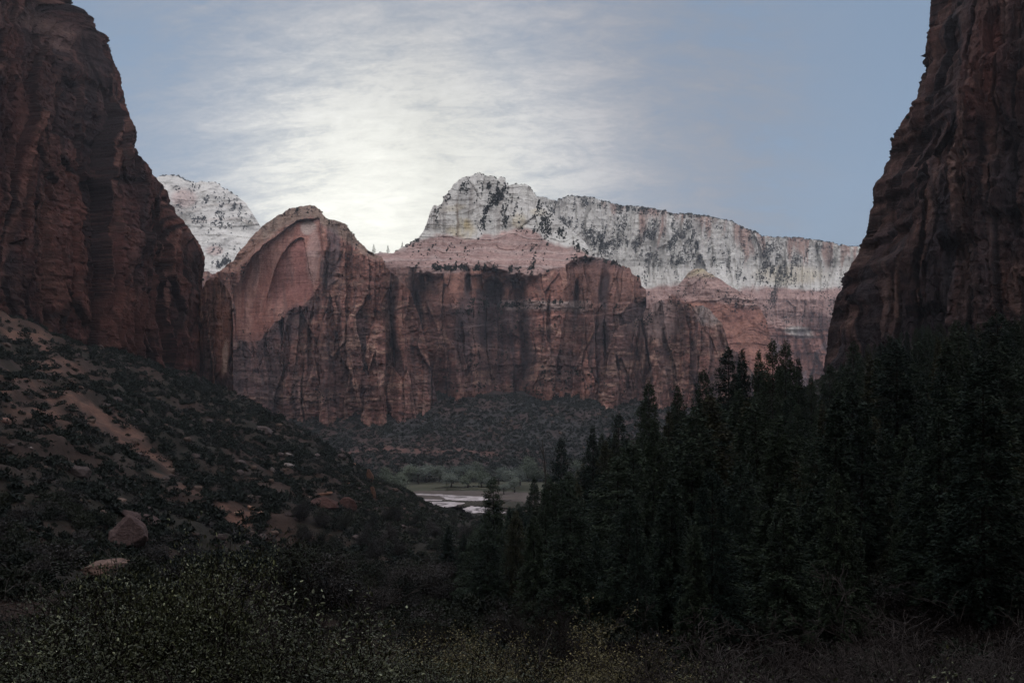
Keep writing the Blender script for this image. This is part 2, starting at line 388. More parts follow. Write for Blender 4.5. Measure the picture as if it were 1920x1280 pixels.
# ------------------------------------------------------------------ far mountains
SURF = []
def formation(name, rim, base, Yn, setback, relief, colour, nc=420, nr=300, jit=1.4, back=500, mat=None, seed=0, jitw=1.0, flat=True):
    rim = np.array(rim, float); seg = np.hypot(np.diff(rim[:, 0]), np.diff(rim[:, 1])); L = np.r_[0, np.cumsum(seg)]
    q = np.linspace(0, L[-1], nc); px = np.interp(q, L, rim[:, 0]); ry = np.interp(q, L, rim[:, 1])
    px = np.maximum.accumulate(px+np.arange(nc)*1e-4)
    k = sm(base-ry, 0, 30)
    ry = ry+k*jit*(fbm(q/9, 0*q, o=4, seed=seed+50)*1.6+ (hsh(np.floor(q/3.1+fbm(q/5,0*q,seed=seed)).astype(int), np.zeros(nc, int), np.zeros(nc, int), seed)-.5)*1.6)
    t = np.linspace(0, 1, nr)[:, None]; PX = np.broadcast_to(px[None], (nr, nc)); PY = base+(np.minimum(ry, base-1)[None]-base)*t
    A = (PX-CX)/F*Yn; Z = (HY-PY)/F*Yn
    rel, info = relief(A, Z, PX, PY)
    Y = (Yn if not callable(Yn) else 0)+setback(PX, PY)-rel
    V = P(PX, PY, Y); col = colour(A, Z, PX, PY, info)
    rows = [V]; cr = [col]; top = V[-1]
    for d in (back*.04, back*.15, back*.4, back, back*1.6):   # the summit behind the rim, then the far side down to the ground
        p = P(px, ry, top[:, 1]+d); p[:, 2] = top[:, 2]-d*(.12 if d < back else .35); rows.append(p[None]); cr.append(col[-1:])
    p = rows[-1].copy()*1.0; p[..., 0] *= (p[..., 1]+200)/p[..., 1]; p[..., 1] += 200; p[..., 2] = -80; rows.append(p); cr.append(col[-1:])
    VV = np.concatenate([x.reshape(-1, nc, 3) for x in rows]); CCc = np.concatenate([x.reshape(-1, nc, 3) for x in cr])
    o = mk(name, VV.reshape(-1, 3), grid_faces(len(VV), nc), mat or M_far, cols=CCc, smooth=not flat)
    tag(o, kind='structure'); SURF.append((px, ry, base, V, nr))
    return o
def surf_at(key, px, py):
    cx, ry, base, V, nr = SURF[key]; i = int(np.clip(np.searchsorted(cx, px), 0, len(cx)-1))
    r = ry[i]; t = (base-py)/max(base-r, 1); j = int(round(t*(nr-1)))
    return V[j, i] if 0 <= j < nr else None

def red_relief(amp=1.0, sc=1.0, seed=0, slabs=1.0):
    def f(A, Z, PX, PY):
        a, z = A/sc, Z/sc
        w = a+14*fbm(a/110, z/260, o=3, seed=seed)+2.5*fbm(a/20, z/30, o=3, seed=seed+40)
        r1, v1, b1 = facets(w, z, 62, 330, seed+1, 44*slabs, .65, .06); r2, v2, b2 = facets(w, z, 22, 110, seed+2, 18*slabs, .6, .10); r3, v3, b3 = facets(w, z, 8, 22, seed+3, 4.5, .45, .2)
        u2 = v3
        but = fbm(w/120, z/620, o=3, seed=seed+4)*60
        crack = ridged(w/42, z/420, o=2, seed=seed+5)
        slot = -sm(crack, .84, .97)*24
        brk = sm(fbm(a/60, z/60, o=3, seed=seed+20), -.3, .4)
        tt = (z+16*fbm(a/120, z/90, o=3, seed=seed+6)+8*v2)/15; led = (hsh(np.floor(tt).astype(int), np.zeros_like(tt, int), np.zeros_like(tt, int), seed)-.5)
        tt2 = (z+6*fbm(a/40, z/40, o=2, seed=seed+7)+6*v3)/4.6; led2 = (hsh(np.floor(tt2).astype(int), np.zeros_like(tt2, int), np.zeros_like(tt2, int), seed+8)-.5)*brk
        r = but+r1+r2+r3+slot-2*(1-sm(b2, 0, .05))+led*5+led2*4+fbm(a/5, z/4, o=3, seed=seed+9)*1.3
        return r*amp*sc, dict(w=w, v1=v1, v2=v2, u2=u2, v3=v3, crack=crack, led=led, led2=led2, b1=b1, b2=b2, a=a, z=z, b3=b3)
    return f
RED = C(.285, .138, .108); RED_D = C(.150, .078, .066); VARN_SHADE = C(.072, .054, .058); TAN = C(.33, .205, .155); ORG = C(.325, .160, .118)
WHITE = C(.665, .65, .60); PINK = C(.43, .285, .25); YEL = C(.52, .42, .22); GREYR = C(.22, .165, .155)
def red_colour(seed=0, varn=1.0, tan=1.0):
    def f(A, Z, PX, PY, i):
        a, z, w = i['a'], i['z'], i['w']
        c = mix(RED, RED_D, sm(fbm(a/140, z/70, o=4, seed=seed), -.5, .5))
        c = mix(c, TAN*1.1, sm(i['led2']+.7*fbm(a/40, z/8, o=3, seed=seed+3), .10, .55)*.8*tan)  # ledges lightened in the colour, as though light catches them
        c = mix(c, ORG, ((i['u2'] > .84)*(i['v2'] < .6))*.5)
        s = fbm(w/16, z/170, o=4, seed=seed+1)+.6*fbm(a/170, z/110, o=3, seed=seed+2)+(.5-i['v2'])*.7+(.5-i['v1'])*.4
        c = mix(c, VARN_SHADE, sm(s, -.02, .75)*.80*varn)
        s2 = fbm(w/5, z/70, o=3, seed=seed+5); c = mix(c, VARN_SHADE, sm(s2, .25, .8)*.5*varn)
        c = mix(c, TAN*1.15, sm(fbm(w/7, z/60, o=3, seed=seed+6), .35, .8)*.35*tan)
        c = mix(c, VARN_SHADE*.9, sm(i['crack'], .74, .95)*.55+(i['v1'] < .30)*.28)  # cracks and set-back cells darkened: varnish, and shade painted to bring out relief
        c = mix(c, VARN_SHADE*.6, (1-sm(i['b2'], .008, .035))*.45*sm(fbm(a/40, z/60, o=2, seed=seed+12), -.3, .3)); c = mix(c, TAN*1.25, sm(i['b2'], .05, .08)*(1-sm(i['b2'], .10, .16))*(i['v2'] > .6)*.45)
        return c*(1+.5*fbm(a/5, z/3, o=4, seed=seed+7))[..., None]
    return f
def strata(a, z, h, seed, wob=.5):
    tt = (z+wob*h*2*fbm(a/(h*14), z/(h*8), o=2, seed=seed))/h
    return hsh(np.floor(tt).astype(int), np.zeros_like(tt, int), np.zeros_like(tt, int), seed), tt-np.floor(tt)

# 1. far white dome, left
def dome_rel(A, Z, PX, PY):
    s, fr = strata(A, Z, 22, 3, 1.4); s2, f2 = strata(A, Z, 8, 4, 1.2)
    r = fbm(A/150, Z/120, o=4, seed=60)*60+(s-.5)*7+(s2-.5)*4+ridged(A/60, Z/100, o=3, seed=61)*12+fbm(A/12, Z/8, o=3, seed=64)*4
    return r, dict(s=s, s2=s2)
def dome_col(A, Z, PX, PY, i):
    c = mix(WHITE*.98, WHITE*.80, sm(fbm(A/60, Z/14, o=4, seed=62), -.2, .8))
    c = mix(c, PINK*1.05, blob(PX, PY, 345, 372, 24, 18)*.6+blob(PX, PY, 402, 470, 16, 9)*.6)
    c = mix(c, C(.50, .42, .36), sm(i['s2'], .8, .9)*.35)
    c = mix(c, C(.30, .22, .20), sm(PY, 500, 530))
    return c*(1-.35*sm(fbm(A/25, Z/4, o=3, seed=63), .45, .8))[..., None]
formation('mountain', [(240,560),(262,400),(280,337),(298,331),(318,329),(332,331),(347,337),(366,343),(376,341),(400,342),(411,346),(417,353),(430,359),(441,366),(456,377),(468,390),(473,400),(481,412),(489,425),(505,450),(530,480),(580,520),(640,570)],
          700, 2450, lambda px, py: (700-py)*1.6, dome_rel, dome_col, nc=330, nr=240, mat=M_dome, seed=1, jit=.9, back=200)

# 2. long white ridge behind, with its pink and red lower walls
def ridge_rel(A, Z, PX, PY):
    wv = A+18*fbm(A/90, Z/160, o=3, seed=70)
    v1, b1, u1 = cells(wv/70, Z/260, 71); v2, b2, u2 = cells(wv/24, Z/130, 72)
    low = sm(PY, 560, 600)
    up = fbm(wv/130, Z/500, o=3, seed=73)*55+(v1-.5)*40+(v2-.5)*20+ridged(wv/17, Z/230, o=3, seed=74)*20
    s, fr = strata(A, Z, 9, 75)
    return up+(s-.5)*(4+9*low)+fbm(A/9, Z/8, o=3, seed=76)*4, dict(wv=wv, v1=v1, v2=v2, s=s, a=A, z=Z)
def ridge_col(A, Z, PX, PY, i):
    n = fbm(A/80, Z/60, o=4, seed=77); rimd = PY-np.interp(PX, [980,1300,1425,1620], [368,402,443,463])
    c = mix(WHITE*1.02, WHITE*.86, sm(n, -.2, .7))
    st = fbm(i['wv']/15, Z/180, o=3, seed=78)
    c = mix(c, C(.42, .24, .185), sm(st+.5-rimd/75, .25, .85)*.75*sm(PX, 1080, 1180))
    c = mix(c, C(.40, .37, .33), sm(fbm(i['wv']/7, Z/110, o=3, seed=79), .3, .8)*.35)
    c = mix(c, YEL, blob(PX+n*12, PY, 1310, 505, 45, 12)*.0+blob(PX+n*12, PY, 1480, 515, 60, 18)*.35)
    pk = sm(PY+n*14-np.clip((PX-1450)*.03, -8, 8), 533, 545); c = mix(c, PINK*(.82+.35*i['s'])[..., None], pk)
    c = mix(c, mix(RED, RED_D, sm(n, -.3, .5)), sm(PY+n*22+10*(i['v2']-.5), 597, 618))
    c = mix(c, WHITE*.85, blob(PX+n*8, PY+n*5, 1495, 620, 26, 9, 8)*.85)
    c = mix(c, C(.20, .165, .175), sm(fbm(A/40, Z/45, o=3, seed=80), .1, .5)*.7*sm(PY, 605, 625))
    c = mix(c, ORG*.9, blob(PX+n*10, PY+n*10, 1395, 620, 48, 55)*.5)
    c = mix(c, C(.36, .34, .31), sm(fbm(i['wv']/3.2, Z/90, o=3, seed=88), .25, .7)*.38*(1-sm(PY, 530, 545)))
    return c*(1+.12*fbm(A/5, Z/5, o=3, seed=81))[..., None]
RIM_W = [(960,700),(975,372),(1010,369),(1022,368),(1030,373),(1044,376),(1058,371),(1068,368),(1085,370),(1100,368),(1115,374),(1130,378),(1160,384),(1200,389),(1220,391),(1250,397),(1262,402),(1290,401),(1320,405),(1345,410),(1370,415),(1385,423),(1400,430),(1416,433),(1421,438),(1428,443),(1470,445),(1500,446),(1540,451),(1555,453),(1575,459),(1610,463),(1700,480),(1780,560),(1800,760)]
formation('mountain', RIM_W, 790, 2300, lambda px, py: (790-py)*.45+np.clip(560-py, 0, 60)*1.8+sm(px, 1100, 1650)*260, ridge_rel, ridge_col, nc=560, nr=340, mat=M_far, seed=2, jit=1.0, back=300)

# 3. central peak: red wall, pink slickrock apron, white cap
rr = red_relief(1.0, 1.0, 100)
def peak_rel(A, Z, PX, PY):
    r, i = rr(A, Z, PX, PY)
    n = fbm(A/60, Z/60, o=3, seed=101); line = np.interp(PX, [690,745,780,850,900,960,985,1010,1040,1075,1090,1240], [478,500,505,503,506,520,527,512,497,486,482,478])
    pk = 1-sm(PY+n*16+5*fbm(A/20, Z/14, o=3, seed=119), line-7, line+7)      # above the red rim
    s, fr = strata(A, Z, 7, 102, 1.6); s2, f2 = strata(A, Z, 3, 105, 1.2)
    w = i['w']
    v1, b1, u1 = cells(w/52, Z/150, 109)
    white = 1-sm(PY, 425, 455)
    soft = (s-.5)*7*(1-white*.6)+(s2-.5)*3+fbm(A/80, Z/60, o=4, seed=103)*22+ridged(w/34, Z/130, o=3, seed=104)*(6+10*white)+white*((v1-.5)*12-3*(1-sm(b1, 0, .04)))+fbm(A/6, Z/5, o=3, seed=107)*1.6
    # stepped alcoves and joints seen on the real wall
    alc = blob(PX+n*4, PY+n*4, 926, 548, 18, 26, -8, .12)*26+blob(PX, PY+n*4, 971, 560, 17, 20, 0, .15)*12+blob(PX+n*3, PY, 1093, 545, 15, 34, 2, .2)*10
    jn = 0
    for (x, y, rx, ry) in ((780,575,5,26),(1132,540,7,34),(1081,560,4,30),(878,532,5,16),(985,640,9,60),(861,650,7,50),(1210,590,10,26),(1030,600,3,40),(928,660,26,70),(1135,640,4,46)):
        jn = jn+blob(PX+n*3, PY, x, y, rx, ry, 0, .4)*24
    sl = PY+(PX-980)*.10+n*9; big = sm(sl, 600, 604)*10+sm(PY-(PX-1000)*.16+n*8, 660, 664)*12+sm(PX+n*3, 1186, 1189)*-26+sm(PX+n*8, 1128, 1134)*14-sm(PX+n*6, 858, 870)*18+sm(PX+n*5, 985, 990)*20-sm(PX+n*6, 1010, 1030)*6+(1-sm(PX+n*7, 770, 790))*30
    ledge = sm(PY+n*8+3*np.sin(PX/14), 566, 572)*12+sm(PY+n*8, 640, 646)*6
    for (x, w_, d_) in ((720,34,38),(850,26,40),(932,40,-36),(1022,34,30),(1080,14,-26),(1165,36,42),(780,16,-30),(985,14,-24)): big = big+d_*np.exp(-((PX+n*8-x-(PY-620)*.05)/w_)**2)*sm(PY, 500, 560)
    return (r+big+ledge)*(1-pk)+soft*pk-(alc+jn)*(1-pk), dict(i, pk=pk, n=n, s=s, s2=s2, white=white, b1=b1, v1p=v1)
rc = red_colour(100, 1.0)
def peak_col(A, Z, PX, PY, i):
    c = rc(A, Z, PX, PY, i); n = i['n']
    c = mix(c, ORG*.95, (sm(fbm(A/50, Z/40, o=3, seed=110), -.1, .5)*blob(PX+n*10, PY+n*8, 880, 535, 130, 36)*.75))
    c = mix(c, ORG*.85, blob(PX+n*10, PY+n*8, 1120, 540, 80, 50)*.55)
    for (x, y, rx, ry, k) in ((930,552,18,26,.95),(780,575,7,30,.9),(1132,545,8,40,.85),(878,535,8,34,.85),(900,600,60,34,.65),(985,650,14,80,.75),(925,665,36,60,.5),(862,640,14,60,.7),(1140,650,12,50,.6),(1060,690,30,30,.5),(1080,570,6,40,.7),(1205,600,16,30,.8),(800,505,22,10,.3)):
        c = mix(c, VARN_SHADE*.9, blob(PX+n*8, PY+n*8, x, y, rx, ry, 0, .5)*k)  # alcoves, joints and recesses darkened: varnish and painted shade
    lt = sm(PY+3*n, 562, 567)*(1-sm(PY+6*n, 578, 590))*sm(PX, 930, 960)*(1-sm(PX, 1080, 1120)); c = mix(c, C(.36, .29, .26), lt*.7)
    c = mix(c, ORG, blob(PX+n*10, PY+n*6, 1040, 738, 55, 12)*.55+blob(PX+n*10, PY+n*6, 850, 742, 90, 8)*.4)
    pink = mix(PINK*1.04, PINK*.78, sm(fbm(A/120, Z/9, o=4, seed=111), -.4, .6)); pink = mix(pink, C(.50, .40, .365), sm(i['s2'], .6, .9)*.45)
    whl = np.interp(PX, [740,780,820,870,900,960,990,1040,1080,1120,1240], [470,455,440,447,438,431,428,452,462,485,505])
    w = 1-sm(PY+n*7+4*fbm(A/14, Z/14, o=3, seed=112), whl-5, whl+5)
    wh = mix(WHITE*.98, WHITE*.78, sm(fbm(i['w']/18, Z/90, o=4, seed=113), -.1, .8))
    wh = mix(wh, C(.30, .27, .24), sm(fbm(i['w']/6, Z/90, o=3, seed=114), .3, .85)*.6+(1-sm(i['b1'], 0, .02))*.3)
    n2 = fbm(A/9, Z/22, o=3, seed=116)
    wh = mix(wh, YEL, np.clip(blob(PX+n2*8, PY+n2*6, 866, 430, 24, 18)*.95+blob(PX+n2*8, PY+n2*4, 850, 390, 28, 7)*.5+blob(PX+n2*6, PY+n2*6, 975, 415, 14, 18)*.5+blob(PX+n2*6, PY, 1012, 398, 16, 7)*.4, 0, 1)*(.6+.4*n2).clip(0, 1))
    wh = mix(wh, C(.20, .15, .10), blob(PX+n2*3, PY, 857, 420, 3.0, 42, 0, .5)*.75)
    up = mix(pink, wh, w)
    up = mix(up, C(.17, .135, .125), sm(fbm((A-Z*.5)/9, (Z+A*.2)/60, o=3, seed=115), .35, .8)*blob(PX, PY, 1010, 470, 70, 50, -25)*.65)
    c = mix(c, up, i['pk'])
    c = mix(c, C(.13, .10, .10), blob(PX, PY+n*6, 880, 506, 90, 2.5, 1, .5)*.4)
    return c*(1+.13*fbm(A/4, Z/4, o=3, seed=117))[..., None]
RIM_P = [(676,760),(684,500),(700,476),(715,472),(738,476),(748,466),(766,459),(784,447),(796,430),(802,414),(806,400),(812,386),(817,382),(821,387),(827,384),(833,370),(843,357),(850,346),(860,338),(868,332),(880,331),(886,328),(899,324),(910,329),(925,330),(933,337),(938,332),(946,334),(951,345),(956,349),(968,345),(978,347),(987,346),(995,352),(999,360),(1007,370),(1020,385),(1042,405),(1062,424),(1090,448),(1108,468),(1116,482),(1130,483),(1136,488),(1156,489),(1160,497),(1180,501),(1186,514),(1200,519),(1203,536),(1211,543),(1212,570),(1211,600),(1216,640),(1250,700),(1262,780)]
def peak_set(px, py):
    return -980*0+np.clip(800-py, 0, 235)*.22+np.clip(565-py, 0, 65)*.5+np.clip(512-py, 0, 36)*1.5+np.clip(490-py, 0, 60)*2.0+np.clip(430-py, 0, 110)*.75+np.clip(1210-px, 0, 80)*-.3+60
formation('mountain', RIM_P, 800, 1290, peak_set, peak_rel, peak_col, nc=620, nr=420, mat=M_far, seed=3, jit=1.0)

# 4. pale cone and grey buttresses right of the peak
def cone_rel(A, Z, PX, PY):
    s, fr = strata(A, Z, 6, 122, 1.5)
    return (s-.5)*6+fbm(A/50, Z/60, o=4, seed=123)*18+ridged(A/26, Z/90, o=3, seed=124)*7+fbm(A/6, Z/5, o=3, seed=125)*2, dict(s=s)
def cone_col(A, Z, PX, PY, i):
    n = fbm(A/40, Z/30, o=3, seed=126)
    c = mix(PINK*1.02, PINK*.78, sm(fbm(A/90, Z/8, o=4, seed=127), -.3, .5))
    c = mix(c, C(.44, .38, .25), 1-sm(PY+n*6, 512, 524)); c = mix(c, C(.44, .33, .29), sm(i['s'], .6, .8)*.4)
    c = mix(c, mix(RED, ORG, sm(n, -.3, .4)), sm(PY+n*8-(PX-1310)*.10, 556, 572))
    return c*(1+.15*fbm(A/4, Z/4, o=3, seed=128))[..., None]
formation('mountain', [(1180,700),(1215,640),(1245,570),(1262,548),(1277,528),(1290,512),(1300,504),(1312,502),(1322,507),(1334,513),(1350,524),(1370,536),(1392,550),(1410,560),(1424,575),(1437,600),(1446,640),(1452,700),(1460,780)],
          790, 1640, lambda px, py: (790-py)*.9, cone_rel, cone_col, nc=300, nr=220, mat=M_far, seed=4, jit=.9)
br = red_relief(.85, .9, 130)
def but_rel(A, Z, PX, PY):
    r, i = br(A, Z, PX, PY); n = fbm(A/40, Z/40, o=3, seed=131)
    # the rounded pillars: column centres at 1240, 1295, 1325 and the two lower ones
    for (x, w, d) in ((1238,30,26),(1298,18,22),(1328,22,20),(1170,28,34),(1205,16,20)):
        r = r+d*np.sqrt(np.clip(1-((PX+n*5+(PY-640)*.12-x)/w)**2, 0, 1))
    return r, dict(i, n=n)
bc = red_colour(130, .75, 1.15)
def but_col(A, Z, PX, PY, i):
    c = bc(A, Z, PX, PY, i); n = i['n']
    c = mix(c, GREYR*1.15, blob(PX+n*10, PY+n*8, 1240, 600, 60, 40)*.7)
    c = mix(c, C(.42, .37, .34), blob(PX+n*6, PY+n*8, 1330, 590, 26, 24, 38)*.65)
    return c
formation('mountain', [(1110,800),(1128,700),(1142,640),(1160,612),(1184,604),(1204,590),(1216,574),(1232,566),(1248,561),(1264,560),(1276,563),(1281,571),(1292,570),(1303,575),(1318,573),(1330,581),(1342,594),(1354,608),(1360,624),(1366,650),(1390,668),(1412,700),(1450,728),(1490,780)],
          800, 1250, lambda px, py: (800-py)*.25, but_rel, but_col, nc=380, nr=300, mat=M_far, seed=5, jit=1.0, back=300)

# 5. arch butte, left of centre
ar = red_relief(.9, .85, 150)
ARCH = np.array([(440,640),(442,560),(455,505),(480,470),(510,450),(535,430),(560,415),(602,412),(602,500),(598,530),(588,545),(560,575),(520,605),(490,640)], float)
def inside(poly, x, y):
    r = np.zeros(x.shape, bool); n = len(poly)
    for i in range(n):
        x1, y1 = poly[i]; x2, y2 = poly[(i+1) % n]
        c = ((y1 > y) != (y2 > y)) & (x < (x2-x1)*(y-y1)/(y2-y1+1e-9)+x1); r ^= c
    return r
def arch_rel(A, Z, PX, PY):
    r, i = ar(A, Z, PX, PY); n = fbm(A/30, Z/30, o=3, seed=151)
    face = inside(ARCH, PX+n*5, PY+n*5).astype(float)
    # the arch: an alcove whose roof is an arc rising to the right
    roof = np.interp(PX, [500,515,530,545,558,566,571], [560,505,475,456,447,444,448])
    alc = ((PX > 500) & (PX+n*1.5 < 571+(PY-448)*.16) & (PY > roof+n*2)).astype(float)*face
    alc = alc*(1-sm(PY, 540, 590))
    smooth = fbm(A/60, Z/80, o=3, seed=152)*9+fbm(A/8, Z/20, o=3, seed=153)*1.2-5-alc*26*(1-.6*sm(PX-500, 0, 70))
    right = sm(PX+n*5, 598, 606)*(16+10*fbm(A/18, Z/200, o=2, seed=156))
    knob = 1-sm(PY-np.interp(PX, [440,520,583,640,700], [500,425,400,440,480]), 0, 12)
    r2 = fbm(A/30, Z/16, o=4, seed=155)*9
    rr_ = (r+right)*(1-face)+smooth*face
    for (x, y, rx, ry) in ((633,640,5,40),(612,500,4,50),(655,470,4,40),(537,660,5,50),(700,640,5,60),(582,640,4,60),(737,660,5,50)):
        rr_ = rr_-blob(PX+n*3, PY, x, y, rx, ry, 4, .4)*14
    return rr_*(1-knob*.6)+r2*knob, dict(i, n=n, face=face, alc=alc, knob=knob)
ac = red_colour(150, .9)
def arch_col(A, Z, PX, PY, i):
    c = ac(A, Z, PX, PY, i); n = i['n']; st = fbm(i['w']/7, Z/110, o=3, seed=158)
    c = mix(c, C(.26, .20, .155), i['knob']*.75)
    c = mix(c, C(.34, .165, .12), blob(PX+n*8, PY+n*8, 455, 500, 60, 60, -40)*.5)
    f = mix(C(.38, .205, .165), C(.30, .135, .105), sm(st+.3*n, -.4, .5)); f = mix(f, C(.38, .175, .15), i['alc']*.8)
    f = mix(f, C(.185, .12, .11), sm(fbm(i['w']/5, Z/60, o=3, seed=159), .25, .7)*.45)
    c = mix(c, f, i['face'])
    c = mix(c, C(.52, .42, .37), blob(PX+n*3, PY+n*2, 580, 428, 15, 14, 0, .2)*i['face']*.85)
    c = mix(c, C(.43, .28, .245), blob(PX+n*3, PY, 588, 480, 12, 50, 4, .25)*i['face']*.75)
    c = mix(c, C(.47, .33, .30), blob(PX+n*4, PY+n*3, 590, 478, 13, 6)*i['face']*.6)
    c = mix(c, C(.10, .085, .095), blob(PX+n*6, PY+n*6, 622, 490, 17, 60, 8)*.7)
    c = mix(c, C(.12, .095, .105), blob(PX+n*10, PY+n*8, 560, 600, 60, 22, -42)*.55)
    c = mix(c, VARN_SHADE*1.1, blob(PX+n*12, PY+n*10, 480, 690, 60, 60)*.6)
    return c
RIM_A = [(372,720),(380,540),(392,520),(405,512),(422,500),(436,490),(446,474),(456,464),(468,449),(480,436),(492,425),(506,414),(519,404),(530,400),(542,392),(557,389),(570,386),(580,384),(590,385),(600,393),(606,402),(613,410),(625,412),(636,417),(648,421),(656,431),(664,440),(670,452),(680,460),(692,470),(704,476),(716,482),(724,500),(740,515),(768,545),(785,590),(800,650),(815,730),(830,790)]
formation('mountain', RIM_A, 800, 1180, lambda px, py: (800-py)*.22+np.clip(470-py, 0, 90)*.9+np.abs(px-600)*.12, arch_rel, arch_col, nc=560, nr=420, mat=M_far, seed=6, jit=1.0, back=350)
# a low red saddle between the dome and the butte
formation('mountain', [(330,700),(350,520),(380,506),(400,516),(430,512),(470,500),(520,520),(560,600),(570,760)], 790, 1800, lambda px, py: (790-py)*.8, red_relief(.8, 1, 170), red_colour(170, .6, 1.3), nc=160, nr=160, mat=M_far, seed=7)

# ------------------------------------------------------------------ near cliffs
def wall(name, plan, edge, Yn, sgn, dens, zr, relief, colour, nr=420, seed=0, topcap=250, nose=0):
    """plan: polyline in plan from behind the camera to beyond the nose; edge: silhouette (py -> px) at the nose, depth Yn"""
    plan = np.array(plan, float); seg = np.hypot(*np.diff(plan, axis=0).T); L = np.r_[0, np.cumsum(seg)]
    s = np.concatenate([np.linspace(a, b, n, endpoint=False) for a, b, n in dens]+[[L[-1]]])
    # rounded plan
    def pl(q): return np.stack([np.interp(q, L, plan[:, 0]), np.interp(q, L, plan[:, 1])], -1)
    pts = sum(pl(np.clip(s+d, 0, L[-1])) for d in (-14, -7, 0, 7, 14))/5
    tn = np.gradient(pts, axis=0); tn /= np.linalg.norm(tn, axis=1)[:, None]; nrm = np.stack([tn[:, 1], -tn[:, 0]], -1)*sgn
    z = np.linspace(zr[0], zr[1], nr)
    edge = np.array(edge, float); zy = (HY-edge[:, 1])/F*Yn; xe = (edge[:, 0]-CX)/F*Yn; o = np.argsort(zy)
    dx = np.interp(z, zy[o], xe[o]); vis = pts[:, 1] > 300; rt = pts[vis, 0]/pts[vis, 1]; x0 = (rt.max() if sgn > 0 else rt.min())*Yn; dx = dx-x0
    S, Z = np.meshgrid(s, z)
    cf = np.polyfit(z, dx, 2); dsm = np.polyval(cf, z); wn = np.where(S > nose, 1.0, np.exp(-((S-nose)/15)**2)); DX = dx[:, None]*wn+dsm[:, None]*(1-wn)
    A = np.arctan2(pts[None, :, 0]+DX, pts[None, :, 1])*Yn+np.where(S > nose, (S-nose), 0); rel, info = relief(S, Z, A)
    X = pts[None, :, 0]+DX+rel*nrm[None, :, 0]; Y = pts[None, :, 1]+rel*nrm[None, :, 1]
    for _ in range(2):
        pxx = np.where(Y > 300, X/np.maximum(Y, 1)*F+CX, -9e9 if sgn > 0 else 9e9); ii = pxx.argmax(1) if sgn > 0 else pxx.argmin(1); jj = np.arange(len(z))
        want = np.interp(HY-z/Y[jj, ii]*F, edge[:, 1], edge[:, 0]); cor = (want-pxx[jj, ii])/F*Y[jj, ii]
        kk = np.hanning(9); kk /= kk.sum(); cor = np.convolve(np.pad(cor, 4, mode='edge'), kk, 'valid'); cf2 = np.polyval(np.polyfit(z, cor, 2), z)
        X = X+cor[:, None]*wn+cf2[:, None]*(1-wn)
    V = np.stack([X, Y, Z], -1)
    PX = X/np.maximum(Y, 1)*F+CX; PY = HY-Z/np.maximum(Y, 1)*F
    col = colour(A, Z, PX, PY, info)
    cap = V[-1].copy(); rows = [V]; cr = [col]
    for d in (8, 40, topcap):
        c = cap.copy(); c[:, :2] -= nrm*d; c[:, 2] += min(d, 40)*.3; rows.append(c[None]); cr.append(col[-1:])
    VV = np.concatenate(rows); CCc = np.concatenate(cr)
    f = grid_faces(len(VV), len(s)); f = f if sgn < 0 else f[:, ::-1]
    return tag(mk(name, VV.reshape(-1, 3), f, M_near if sgn > 0 else M_near_r, cols=CCc), kind='structure'), V

def near_relief(seed, nose, tilt=0.0, sc=1.0, fade=.35, st=1.0, vt=1.0, lean=0.0, el=1.0):
    def f(S, Z, A=None):
        A = S if A is None else A; a = A/sc; z = (Z+tilt*A)/sc
        w = a+7*fbm(a/60, z/160, o=3, seed=seed)+1.2*fbm(a/9, z/14, o=2, seed=seed+41)+z*lean
        r1, v1, b1 = facets(w, z, 36, 260*el, seed+1, 15*vt, .6, .05); r2, v2, b2 = facets(w, z, 14, 95*el, seed+2, 6*vt, .6, .07); r3, v3, b3 = facets(w, z, 5.5, 26*el, seed+3, 1.9, .5, .12); r4, v4, b4 = facets(w, z, 2.2, 5, seed+30, .6, .4, .3)
        u1 = v3; u2 = v3
        but = fbm(w/80, z/500, o=3, seed=seed+4)*15*vt
        crack = ridged(w/30, z/300, o=2, seed=seed+5); slot = -sm(crack, .86, .97)*9
        s, fr = strata(a, z+6*v2, 9, seed+6, 1.0); s2, f2 = strata(a, z+4*v3, 3.2, seed+7, 1.0)
        r = but+r1+r2+(r3+r4)*1.35+slot*vt-1.2*(1-sm(b2, 0, .05))-.8*(1-sm(b1, 0, .025))*2+((s-.5)*2.4+(s2-.5)*1.1)*st+fbm(a/3, z/2.5, o=4, seed=seed+8)*.45
        k = fade+(1-fade)*sm(np.abs(S-nose), 4, 45)
        return r*k*sc+fbm(a/7, z/5, o=3, seed=seed+10)*.8, dict(w=w, a=a, z=z, v1=v1, v2=v2, u2=u2, u1=u1, b1=b1, b2=b2, s2=s2, crack=crack)
    return f
NR = C(.095, .044, .036); NRD = C(.048, .027, .026); NV = C(.026, .020, .021); NT_ = C(.185, .108, .080)
